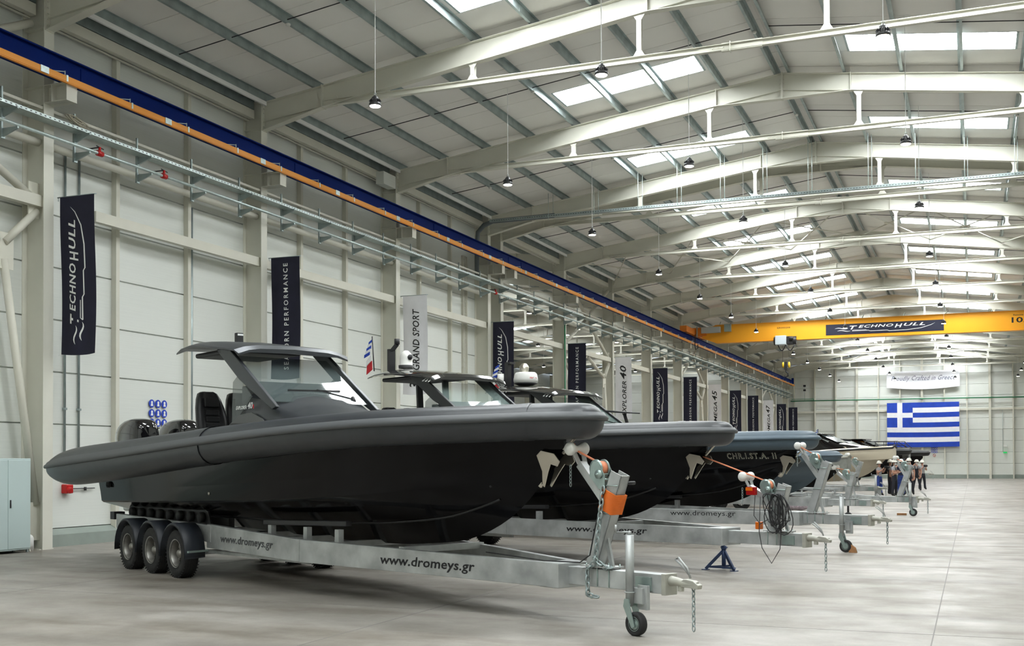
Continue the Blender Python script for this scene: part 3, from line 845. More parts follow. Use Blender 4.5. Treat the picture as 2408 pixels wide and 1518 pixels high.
for i, (yc, zc, w, lab) in enumerate(((33.8, 11.3, .42, 'grey metal junction box hung under the gutter before the third frame'),)):
    tag(MB().box(-18.35, -18.05, yc - w, yc + w, zc - .22, zc + .2).build('junction_box', PANEL, bevel=.01), lab, 'box')

# ------------------------------------------------------------------ pendant lamps and detectors
def lamp_proto():
    e = empty('high_bay_lamp')
    q = MB(); q.lathe([(.0, .25), (.035, .25), (.05, .22), (.075, .21), (.085, .10), (.125, .085), (.14, .06), (.14, .015), (.12, .012)], (0, 0, 0), (0, 0, 1), 20)
    for k in range(12):
        a = k * PI / 6; q.bar((math.cos(a) * .07, math.sin(a) * .07, .15), (math.cos(a) * .12, math.sin(a) * .12, .10), .006, .07)
    q.build('lamp_housing', mat('lamp_housing', (.03, .03, .032), .4), e)
    MB().lathe([(0, .0), (.11, .0), (.125, .014)], (0, 0, 0), (0, 0, 1), 20).build('lamp_lens', LAMP, e)
    MB().torus((0, 0, .28), (0, 1, 0), .03, .006, 10, 5).build('lamp_hook', GALV, e)
    MB().cyl((0, 0, .28), (0, 0, 1), .009, 6).build('lamp_cable', WHITE, e)
    return e


proto = lamp_proto(); first = True
rows = ((-12.45, 'left'), (-7.1, 'middle left'), (-1.5, 'middle right'), (4.1, 'right'))
ORD = ['nearest', 'second', 'third', 'fourth', 'fifth', 'sixth', 'seventh', 'eighth', 'ninth', 'tenth', 'eleventh', 'twelfth', 'thirteenth', 'fourteenth']


def set_cable(l, z):
    for ch in l.children:
        if ch.name.startswith('lamp_cable'): ch.scale = (1, 1, (z - .28) / .72); ch.location.z = .28 - .28 * (z - .28) / .72


for x, rn in rows:
    k = 0
    for (n0, a), (n1, b) in zip(FR, FR[1:]):
        if b - a < 4 or a < 18 or (x > 3 and a < 40): continue
        l = proto if first else copy_tree(proto); first = False
        l.location = (x, (a + b) / 2, 9.85); set_cable(l, roofz(x) - 9.85 + .005)
        tag(l, f'black pendant high bay lamp, {ORD[k]} from the camera in the {rn} row', 'lamp', 'pendant lamps over the hall'); k += 1
for i, x in enumerate((-21.5, -27, -32.5)):
    k = 0
    for (n0, a), (n1, b) in zip(FR, FR[1:]):
        if b - a < 4 or a < 42 or a > 95: continue
        l = copy_tree(proto); l.location = (x, (a + b) / 2, 9.6); set_cable(l, roofz(x, RX2) - 9.6 + .005)
        tag(l, f'high bay lamp in the neighbouring hall, {ORD[k]} in the {("near", "centre", "outer")[i]} row', 'lamp', 'pendant lamps in the neighbouring hall'); k += 1
q = MB().lathe([(0, 0), (.05, 0), (.06, .02), (.06, .05), (.04, .06)], (0, 0, 0), (0, 0, 1), 14).mesh('smoke_detector', PLASTICW)
for i, (d, n, nm) in enumerate(((-9.73, 1, 'left of the first skylight'), (-6.57, 2, 'at the lower end of the first skylight'), (-.17, 2, 'at the ridge in the bay behind the second frame'), (6.57, 2, 'on the right slope before the third frame'), (-11.3, 3, 'low on the left slope behind the third frame'), (-6.57, 3, 'in the bay behind the third frame above the lamps'), (-.17, 3, 'at the ridge behind the third frame'), (6.57, 3, 'on the right slope behind the third frame'), (-9.73, 5, 'on the left slope behind the fifth frame'))):
    o = bpy.data.objects.new('smoke_detector', q); COL.objects.link(o); o.location = (RX + d, FY(n) + 4.2, roofz(RX + d) - .26)
    tag(o, 'white smoke detector ' + nm, 'detector', 'smoke detectors on the roof')

# ================================================================== trailers
def sp(x, n=60):   # Catmull-Rom through rows of numbers
    out = []; m = len(x)
    for i in range(m - 1):
        a, b, c, d = x[max(i - 1, 0)], x[i], x[i + 1], x[min(i + 2, m - 1)]
        k = max(2, int(n / (m - 1)))
        for j in range(k):
            t = j / k
            out.append([.5 * (2 * q + (r - p) * t + (2 * p - 5 * q + 4 * r - s) * t * t + (3 * q - p - 3 * r + s) * t ** 3) for p, q, r, s in zip(a, b, c, d)])
    out.append(list(x[-1])); return out


_pm = {}


def shared(key, fn, m):
    if key not in _pm: _pm[key] = fn().mesh(key, m)
    return _pm[key]


def inst(name, me, loc, parent, rz=0, sc=1):
    o = bpy.data.objects.new(name, me); COL.objects.link(o); o.location = loc; o.rotation_euler = (0, 0, rz); o.parent = parent
    if sc != 1: o.scale = (sc,) * 3
    return o


def tyre_mb():   # axis along y, outer face at -y
    q = MB(); q.lathe([(.20, -.11), (.25, -.12), (.33, -.125), (.365, -.11), (.38, -.08), (.382, 0), (.38, .08), (.365, .11), (.33, .125), (.22, .12)], (0, 0, 0), (0, 1, 0), 40)
    for k in range(-2, 3): q.torus((0, k * .038, 0), (0, 1, 0), .381, .005, 40, 4)
    for i in range(40):
        a = i * PI / 20
        for s in (-1, 1): q.bar((math.cos(a) * .36, s * .085, math.sin(a) * .36), (math.cos(a + .03) * .384, s * .118, math.sin(a + .03) * .384), .012, .02, up=(0, 1, 0))
    return q


def rim_mb():
    q = MB(); q.lathe([(.225, -.118), (.228, -.124), (.212, -.115), (.20, -.09), (.192, -.05), (.186, .04)], (0, 0, 0), (0, 1, 0), 32)
    q.lathe([(.115, .004), (.10, -.006), (.08, -.02), (.07, -.035), (.055, -.07), (.035, -.085), (0, -.085)], (0, 0, 0), (0, 1, 0), 24)
    for i in range(10):
        a = i * 2 * PI / 10; q.bar((math.cos(a) * .10, .0, math.sin(a) * .10), (math.cos(a) * .19, .012, math.sin(a) * .19), .045, .014, up=(0, 1, 0))
    for i in range(5):
        a = (i + .5) * 2 * PI / 5; q.cyl((math.cos(a) * .088, -.045, math.sin(a) * .088), (math.cos(a) * .088, -.012, math.sin(a) * .088), .011, 6)
    return q


def rim_backing_mb(): return MB().lathe([(0, .03), (.187, .03), (.187, .08)], (0, 0, 0), (0, 1, 0), 24)  # dark backing disc behind the spokes, darkens the deep rim


RIM = mat('rim_alloy', (.30, .29, .27), .4, .7, var=.15, scale=10)
GUARD = mat('mudguard_plastic', (.018, .022, .03), .5)


def jockey(parent, u, v, h0, top, tilt=0, block=False, side=1):
    e = empty('jockey_wheel', (u, v, 0), parent=parent); zc = .125 + (0 if not block else .0)
    q = MB().cyl((0, 0, .33), (0, 0, top), .045, 14).cyl((0, 0, .3), (0, 0, .62), .036, 12).cyl((0, 0, h0 - .03), (0, 0, h0 - .02), .062, 12).cyl((0, 0, top), (0, 0, top + .04), .02, 8).cyl((0, 0, top + .03), (-.17, -.03, top + .02), .012, 6).cyl((-.17, -.03, top + .02), (-.17, -.03, top + .10), .016, 6)
    q.box(-.02, .16, .02, .1, h0 - .14, h0 + .02).box(.06, .2, .05, .09, h0 - .2, h0 + .05)
    q.build('stand_tube', GALVT, e)
    q = MB()
    for s in (-1, 1): q.prism([(-.02, .38), (.03, .38), (.12, .1), (.08, .08), (-.04, .3)], (0, s * .055 - .006, 0), (1, 0, 0), (0, 0, 1), (0, .012, 0))
    q.bar((0, -.06, .34), (0, .06, .34), .06, .06); q.build('fork', ZINC, e)
    MB().lathe([(.06, -.035), (.10, -.045), (.12, -.04), (.125, -.015), (.125, .015), (.12, .04), (.10, .045), (.06, .035)], (.09, 0, .125), (0, 1, 0), 24).build('tyre', RUBBER, e)
    MB().lathe([(0, -.03), (.03, -.04), (.045, -.025), (.075, -.04), (.08, -.035), (.08, .035), (.045, .025), (.03, .04), (0, .03)], (.09, 0, .125), (0, 1, 0), 20).build('hub', ZINC, e)
    return e


def winch_post(T, o, lean=.40, h=1.02, ro=(-.69, .27), mesh=False, rope=None):
    """post stands on the drawbar at local point o"""
    u, v, z = o; d = Vector((lean, 0, h)).normalized(); top = Vector((u + lean, v, z + h)); nrm = Vector((0, 1, 0)).cross(d)
    q = MB()
    for s in (-1, 1): q.bar((u, v + s * .05, z), (top.x, v + s * .05, top.z), .012, .12, up=(0, 1, 0)) if False else q.bar((u, v + s * .06, z), (top.x, v + s * .06, top.z), .01, .17, up=(1, 0, 0))
    q.bar(Vector((u, v, z)) + nrm * .08, top + nrm * .08, .13, .01, up=(1, 0, 0))
    q.bar((u + .16, v, z + .42), (u + .27, v, z), .05, .03, up=(0, 1, 0)); q.box(u - .12, u + .34, v - .11, v + .11, z - .01, z + .005)
    q.build('winch_post', GALVT, T)
    ub = MB()
    for uu in (u - .05, u + .12, u + .3): ub.tube([(uu, v - .085, z + .03), (uu, v - .085, z - .21), (uu, v + .085, z - .21), (uu, v + .085, z + .03)], .008, 6)
    for f in (.5, .93) if not mesh else (.93, .62):
        c = Vector((u, v, z)) + d * h * f; ub.tube([c + Vector((.07, -.08, 0)), c + Vector((-.09, -.08, 0)), c + Vector((-.09, .08, 0)), c + Vector((.07, .08, 0))], .007, 6, closed=True)
    ub.build('u_bolt', ZINC, T)
    rc = top + Vector((ro[0], 0, ro[1])); a0 = Vector((u, v, z)) + d * (h - .30) + Vector((-.04, 0, 0)); a1 = rc - Vector((-.07, 0, .17)); L = (a1 - a0).length; ad = (a1 - a0).normalized()
    q = MB(); q.bar(a0, a1, .09, .09); q.bar(a0 + Vector((.08, 0, -.06)), a0 + Vector((-.02, 0, .02)), .09, .12)
    for s in (-1, 1): q.bar(a1 + Vector((.02, s * .045, 0)), a1 + Vector((-.06, s * .075, .17)), .012, .06, up=(0, 1, 0))
    q.build('winch_arm', GALVT, T)
    MB().lathe([(0, -.14), (.06, -.14), (.075, -.12), (.075, -.085), (.05, -.05), (.035, 0), (.05, .05), (.075, .085), (.075, .12), (.06, .14), (0, .14)], rc, (0, 1, 0), 20).build('bow_roller', PLASTICW, T)
    w = a0 + ad * L * .55 + Vector((.10, 0, .15))
    q = MB()
    for s in (-1, 1): q.prism([(-.10, .04), (-.06, .1), (.02, .1), (.12, -.06), (.12, -.2), (.03, -.2), (-.12, -.06)], w + Vector((.03, s * .07 - .004, -.02)), (1, 0, 0), (0, 0, 1), (0, .008, 0))
    q.cyl(w + Vector((.1, -.07, -.12)), w + Vector((.1, .07, -.12)), .015, 8); q.lathe([(0, 0), (.05, 0), (.05, .03), (0, .03)], w + Vector((.07, -.1, -.06)), (0, 1, 0), 14)
    q.cyl(w + Vector((.07, -.12, -.06)), w + Vector((.07, .2, -.06)), .012, 6)
    wi = q.build('winch', ZINC, T)
    q = MB()
    for s in (-1, 1): q.lathe([(0, s * .05), (.10, s * .05), (.104, s * .055), (.104, s * .06), (0, s * .062)], w, (0, 1, 0), 28)
    q.build('drum_flange', ZINC, wi)
    MB().cyl(w + Vector((0, -.048, 0)), w + Vector((0, .048, 0)), .085, 20).build('strap_roll', ROPE, wi)
    MB().bar(w + Vector((.07, .2, -.06)), w + Vector((.2, .22, -.16)), .02, .01).cyl(w + Vector((.2, .22, -.16)), w + Vector((.2, .34, -.16)), .02, 8).build('crank_handle', DARK, wi)
    end = Vector(rope) if rope else rc + Vector((-.05, 0, .06))
    q = MB(); p0 = w + Vector((-.05, 0, .08)); pts = [p0, end] if rope else [p0, rc + Vector((0, 0, -.02)), end]
    q.tube(pts, .012, 6); q.build('winch_strap', ROPE, T)
    if mesh:
        c0 = Vector((u, v, z)) + d * h * .64; q = MB()
        for k in range(22):
            c = c0 + d * (k * .0105); q.tube([c + nrm * .10 + Vector((0, -.085, 0)), c - nrm * .10 + Vector((0, -.085, 0)), c - nrm * .10 + Vector((0, .085, 0)), c + nrm * .10 + Vector((0, .085, 0))], .0062, 5, closed=True)
        q.build('mesh_wrap', MESHO, T)
    return rc


def trailer(name, lab, o, deg, dz=0.0, wheels=3, text=None, simple=False, post=(-.73, 0, .66), jock=(.0, -.22), lean=.40, ro=(-.69, .27), mesh=False, rope=None, full=True, text2=None, hh=.0, block=False, coil=False, jtop=1.09, ph=1.02):
    T = empty(name, (o[0], o[1], 0), math.radians(deg)); tag(T, lab, 'trailer', 'galvanised boat trailers')
    Z = dz
    # main frame
    if full:
        for s in (-1, 1):
            v = s * 1.0
            MB().bar((-12.3, v, .76), (-8.3, v, .70), .10, .26).build('rear_beam', GALVT, T, .006)
            MB().bar((-8.45, v, .665), (-5.5, v, .60 + Z * .3), .09, .37, h2=.31).build('side_beam', GALVT, T, .006)
            MB().bar((-5.5, v, .60 + Z * .3), (-1.15, s * .17, .53 + Z), .09, .31, h2=.27).build('a_frame_beam', GALVT, T, .006)
        MB().box(-1.4, -1.08, -.24, .24, .39 + Z, .67 + Z).build('frame_nose', GALVT, T, .01)
        for i, u in enumerate((-12.2, -10.9, -9.2, -7.6, -6.3, -5.0, -3.6)):
            hw = 1.0 if u < -5.4 else 1.0 - (u + 5.5) * .19
            MB().bar((u, -hw, .70), (u, hw, .70), .12, .08).build('cross_member', GALVT, T)
        for s in (-1, 1):
            MB().bar((-8.6, s * 1.0, .42), (-5.6, s * .8, .42), .05, .05).build('brake_rod', GALVT, T)
            q = MB(); q.bar((-6.9, s * .82, .93), (-4.7, s * .74, .99), .10, .07); q.build('bunk', DARK, T, .01)
            for u in (-6.75, -5.7, -4.85): MB().box(u - .05, u + .05, s * .80 - .04, s * .80 + .04, .72, .91).build('bunk_bracket', GALVT, T)
        for s in (-1, 1):
            rk = shared('keel_roller', lambda: MB().lathe([(0, -.045), (.07, -.045), (.085, -.03), (.085, .03), (.07, .045), (0, .045)], (0, 0, 0), (0, 1, 0), 16), RUBBER)
            for i in range(8):
                inst('keel_roller', rk, (-12.0 + i * .42, s * .86, .93 + .0 * i), T)
            MB().prism([(-12.3, .84), (-8.8, .82), (-8.9, 1.02), (-9.25, 1.12), (-10.2, 1.08), (-10.4, 1.13), (-12.25, 1.06)], (0, s * .80 - .015, 0), (1, 0, 0), (0, 0, 1), (0, .03, 0)).build('roller_bracket', DARK, T)
            MB().box(-12.0, -8.6, s * .55 - .05, s * .55 + .05, .74, .92).build('roller_arm', DARK, T)
        MB().cyl((-12.3, -.6, .8), (-12.55, -.6, .8), .05, 10).box(-12.6, -12.4, -1.05, -.85, .78, .92).build('rear_light', DARK, T)
        ty = shared('tyre', tyre_mb, RUBBER); rm = shared('rim', rim_mb, RIM)
        for s in (-1, 1):
            for i in range(wheels):
                u = -8.85 - i * 1.0
                w = inst('wheel', ty, (u, s * 1.27, .382), T, 0 if s < 0 else PI); inst('rim', rm, (0, 0, 0), w); inst('rim_backing', shared('rim_backing', rim_backing_mb, DARK), (0, 0, 0), w)
            for i in range(wheels):
                u = -8.85 - i * 1.0; q = MB(); ri = []
                for k in range(15):
                    a = PI * (-.03 + 1.06 * k / 14); r = .47; c = (u + r * math.cos(a), .40 + (r + .0) * math.sin(a))
                    ri.append([(c[0], s * 1.10, c[1]), (c[0], s * 1.43, c[1]), (c[0] - .0, s * 1.445, c[1] - .04), (c[0] * .985 + u * .015, s * 1.10, c[1] - .02)])
                q.loft(ri, True, True); q.build('mudguard', GUARD, T)
                MB().bar((u, s * .5, .38), (u, s * 1.2, .38), .07, .07).build('axle', GALVT, T)
            MB().bar((-8.4, s * 1.05, .44), (-8.28, s * 1.43, .44), .03, .03).build('guard_bracket', ZINC, T)
    else:   # empty ladder-frame trailer
        for s in (-1, 1):
            MB().bar((-8.6, s * .95, .68), (-3.0, s * .95, .62 + Z), .07, .16).build('side_beam', GALVT, T, .005)
            MB().bar((-8.6, s * .55, .88), (-2.4, s * .55, .84 + Z), .06, .08).build('bunk', GALVT, T, .005)
            MB().bar((-3.0, s * .95, .62 + Z), (-1.1, s * .1, .56 + Z), .07, .16).build('a_frame_beam', GALVT, T, .005)
            MB().bar((-7.6, s * .96 - .04 * 1, .62), (-5.4, s * .96 - .04, .62), .02, .09).build('sticker', STICK, T)
            for i in range(2): w = inst('wheel', shared('tyre', tyre_mb, RUBBER), (-6.4 - i * .9, s * 1.2, .34), T, 0 if s < 0 else PI, .88); inst('rim', shared('rim', rim_mb, RIM), (0, 0, 0), w)
        for u in (-8.4, -6.8, -5.2, -3.8, -2.6): MB().bar((u, -.95, .66), (u, .95, .66), .06, .08).bar((u, -.55, .7), (u, -.55, .86), .05, .05, up=(1, 0, 0)).bar((u, .55, .7), (u, .55, .86), .05, .05, up=(1, 0, 0)).build('cross_member', GALVT, T)
    MB().bar((-1.3, 0, .53 + Z), (.36, 0, .54 + Z), .16, .20).build('drawbar', GALVT, T, .008)
    q = MB(); q.box(.34, .4, -.09, .09, .43 + Z, .65 + Z); q.tube([(.38, 0, .575 + Z), (.48, 0, .575 + Z), (.60, 0, .56 + Z), (.76, 0, .56 + Z)], [.058, .045, .04, .034], 12)
    q.prism([(.56, .53), (.78, .52), (.79, .56), (.72, .60), (.60, .61), (.56, .59)], (0, -.035, Z), (1, 0, 0), (0, 0, 1), (0, .07, 0)); q.box(.5, .56, -.02, .02, .48 + Z, .55 + Z)
    cp = q.build('coupling', COUPG, T, .006)
    MB().tube([(.66, 0, .62 + Z), (.62, 0, .72 + Z), (.50, 0, .82 + Z), (.46, 0, .80 + Z), (.55, 0, .74 + Z), (.64, 0, .66 + Z)], .011, 6).build('coupling_handle', GALVT, cp)
    MB().chain([(.7, 0, .52 + Z), (.7, .0, .10 + Z)], .05, .008).build('safety_chain', GALV, T)
    MB().box(-.02, .2, -.1, -.08, .46 + Z, .60 + Z).build('clamp_plate', ZINC, T)
    if post:
        rc = winch_post(T, (post[0], post[1], post[2] + Z), lean=lean, ro=ro, mesh=mesh, rope=rope, h=ph)
        MB().chain([rc + Vector((-.02, -.08, -.2)), rc + Vector((-.02, -.08, -.42))], .04, .005).build('bow_chain', GALV, T)
    if mesh:   # long chain hanging down the post, cable along the beam
        MB().chain([(-.50, -.10, 1.50), (-.56, -.13, .95), (-.60, -.12, .72), (-.72, -.13, .62), (-.70, -.14, .35), (-.52, -.13, .33)], .07, .012).chain([(-.60, -.12, .74), (-.48, -.1, .66), (-.36, -.08, .66)], .07, .012).build('chain', GALV, T)
        MB().tube([(-.50, -.09, 1.45), (-.62, -.1, 1.1), (-.70, -.11, .78), (-.85, -.12, .69), (-1.3, -.25, .69), (-2.2, -.38, .74)], .008, 6).build('brake_cable', DARK, T)
    if coil:
        q = MB(); r = random.Random(3)
        for i in range(13):
            a0 = r.uniform(-.05, .05); b0 = r.uniform(.26, .40); x0 = -.08 + r.uniform(-.09, .12); w0 = r.uniform(.04, .20); lean = r.uniform(-.30, .15); b0 *= .8
            q.tube([(x0 + w0 * math.sin(t * PI / 9) + lean * (math.cos(t * PI / 9)) * .6, -.13 - .05 * i / 13 + .02 * math.sin(t + i), 1.30 - b0 + r.uniform(-.004, .004) + b0 * math.cos(t * PI / 9)) for t in range(18)], .008, 5, closed=True)
        q.tube([(-.40, -.13, 1.25), (-.42, -.14, .7), (-.36, -.15, .45), (-.18, -.15, .22), (-.02, -.15, .45), (.0, -.15, .7)], .007, 5)
        q.tube([(-.50, -.13, 1.3), (-.52, -.14, .95), (-.40, -.14, .82), (-.25, -.13, .9)], .007, 5)
        q.build('cable_loom', DARK, T)
        MB().box(-.66, -.48, -.16, -.10, 1.27, 1.40).build('tail_lamp', LAMPRED, T, .01)
        MB().box(-.66, -.53, -.165, -.155, 1.34, 1.39).build('amber_lens', LAMPOR, T)
        MB().box(-.56, -.49, -.06, .06, .67 + Z, .79 + Z).build('side_marker', LAMPOR, T, .01)
    if jock: jockey(T, jock[0], jock[1], .47 + Z, jtop + Z, block=block)
    if text:
        for (tx, p0, p1, hgt, bold, m) in text:
            p0 = Vector(p0); p1 = Vector(p1); ax = (p1 - p0); w = ax.length; ax.normalize(); n = ax.cross(Vector((0, 0, 1))).normalized(); ay = n.cross(ax)
            vs, fs = text2d(tx, 1, 0.12 if bold > 0 else 0, bold, spacing=1.02); q = MB(); put(q, fit(vs, 0, 0, w, hgt), fs, p0 + n * .002, ax, ay)
            q.build('lettering', m, T)
    return T


COUPG = mat('coupling_grey', (.42, .42, .37), .45, .2, var=.1, scale=10)
FADED = mat('faded_print', (.06, .065, .07), .6, var=.5, scale=30)


def on_beam(t, z):   # point on the outer face of the near A-frame beam, t from 0 (splice) to 1 (nose)
    a = Vector((-5.5, -1.0, 0)); b = Vector((-1.15, -.17, 0)); d = (b - a).normalized(); n = Vector((d.y, -d.x, 0))
    p = a + (b - a) * t + n * .046; return (p.x, p.y, z)


T1 = trailer('boat_trailer', 'three axle galvanised trailer nearest the camera, with orange mesh round its winch post', (-3.24, 11.7), -28.5, mesh=True, jock=(.02, -.22), jtop=1.04,
             text=[('www.dromeys.gr', on_beam(.36, .475), on_beam(.725, .465), .155, .018, BLACKP), ('www.dromeys.gr', (-7.95, -1.047, .56), (-6.25, -1.047, .55), .15, .02, FADED)])
T2 = trailer('boat_trailer', 'galvanised trailer with black cable loom on its post, resting on a blue jack stand', (-2.68, 17.98), -27.5, dz=.06, jock=None, coil=True, rope=(-1.71, 0, 1.9), post=(-.25, 0, .66), lean=.22, ph=.72, ro=(-.74, .12),
             text=[('www.dromeys.gr', on_beam(.31, .545), on_beam(.69, .56), .13, .018, BLACKP)])
T3 = trailer('boat_trailer', 'galvanised trailer under the boat with outlined name, jockey wheel beside a wood block', (-2.2, 23.55), -22, dz=.10, jock=(-.15, -.22), jtop=1.0, post=(-.93, 0, .66), lean=.36, ph=1.03, ro=(-.61, .33),
             text=[('www.dromeys.gr', on_beam(.36, .61), on_beam(.70, .62), .14, 0, BLACKP)])
T4 = trailer('boat_trailer', 'smaller trailer under the low blue grey inflatable boat', (-3.15, 36.1), -22, jock=None, simple=True, post=(-.45, 0, .66), lean=.2, ph=.8, ro=(-.59, .15), wheels=2)
T6 = trailer('boat_trailer', 'empty galvanised trailer with blue stickers in front of the people', (-2.05, 39.7), -14, dz=.0, full=False, jock=(.2, -.2), post=(-.2, 0, .66), lean=.36, ph=1.0, ro=(-.48, .24), block=True)
T5 = trailer('boat_trailer', 'trailer with winch post in front of the cream hull', (-4.05, 50.2), -16, dz=.10, jock=(.35, -.2), post=(-.7, 0, .66), lean=.36, ro=(-.6, .3), wheels=2)
T7 = trailer('boat_trailer', 'farthest trailer by the end wall with a small white jockey wheel', (-3.9, 106), -14, dz=.1, full=False, jock=(-.5, -.3), post=None)

# ================================================================== boats
TUBE = mat('tube_grey', (.030, .034, .040), .40, var=.12, scale=5, bump=.03, spec=.6)
RAILM = mat('rub_rail_grey', (.075, .08, .085), .5)
TUBEB = mat('tube_slate', (.075, .11, .14), .45, var=.06, scale=5)
TUBEK = mat('tube_black', (.018, .02, .022), .45)
HULLK = mat('hull_black', (.003, .003, .004), .10, spec=.17)
HULLG = mat('hull_slate', (.06, .085, .105), .25)
HULLC = mat('hull_cream', (.62, .56, .44), .2, coat=.5)
DECK = mat('deck_grey', (.035, .037, .04), .5)
DECKL = mat('deck_light', (.45, .45, .40), .5)
GREYM = mat('metallic_grey', (.045, .05, .056), .35, .3)
GLASS = mat('tinted_glass', (.10, .13, .13), .03, alpha=.42, spec=.9)
GLASSL = mat('clear_glass', (.30, .40, .38), .03, alpha=.22, spec=1)
GLASSD = mat('dark_glass', (.012, .014, .016), .04, spec=.9)
GLOSSK = mat('gloss_black', (.006, .006, .007), .08, coat=.8)
LEATHER = mat('black_leather', (.012, .012, .014), .5, bump=.1, scale=40)
STRAKE = mat('hull_strake', (.014, .015, .017), .3)


HS = [(-12.85, .78, 1.12, 1.12, 1.18, 1.50), (-11, .75, 1.14, 1.16, 1.20, 1.62), (-9, .72, 1.15, 1.20, 1.24, 1.74), (-6.5, .68, 1.14, 1.28, 1.24, 1.86), (-4.8, .69, 1.04, 1.36, 1.16, 1.96), (-4, .73, .90, 1.40, 1.06, 2.02),
      (-3.0, .84, .66, 1.50, .86, 2.08), (-2.2, 1.13, .38, 1.64, .58, 2.12), (-1.6, 1.56, .14, 1.88, .30, 2.15), (-1.22, 1.90, .02, 2.05, .06, 2.17)]
TS = [(-14.85, -1.42, 1.71, .02), (-14.7, -1.42, 1.71, .13), (-14.3, -1.42, 1.72, .24), (-13.6, -1.42, 1.74, .33), (-12.6, -1.41, 1.79, .35), (-11, -1.40, 1.87, .33), (-9, -1.39, 1.98, .30), (-6.9, -1.38, 2.09, .265), (-5, -1.34, 2.17, .24), (-3.6, -1.16, 2.22, .225),
      (-2.6, -.84, 2.24, .22), (-1.9, -.54, 2.25, .215), (-1.4, -.32, 2.26, .21), (-1.02, -.14, 2.26, .205), (-.9, 0, 2.26, .2)]


def hull_rings(sc=1.0):
    R = []
    for u, zk, vc, zc, vs_, zs_ in sp(HS, 40):
        zm = zk + (zc - zk) * .52
        half = [(0, zk), (vc * .5, zm), (vc * .52, zm - .012), (vc * .97, zc - .03), (vc, zc), (vc + (vs_ - vc) * .35, zc + (zs_ - zc) * .42), (vc + (vs_ - vc) * .37, zc + (zs_ - zc) * .44), (vs_, zs_), (vs_ * .96, zs_ + .14)]
        ring = [(u, -v, z) for v, z in half[::-1]] + [(u, v, z) for v, z in half[1:]]
        R.append(ring)
    return R


def tube_path():
    h = sp(TS, 56); return h + [[u, -v, z, r] for u, v, z, r in h[::-1][1:]]


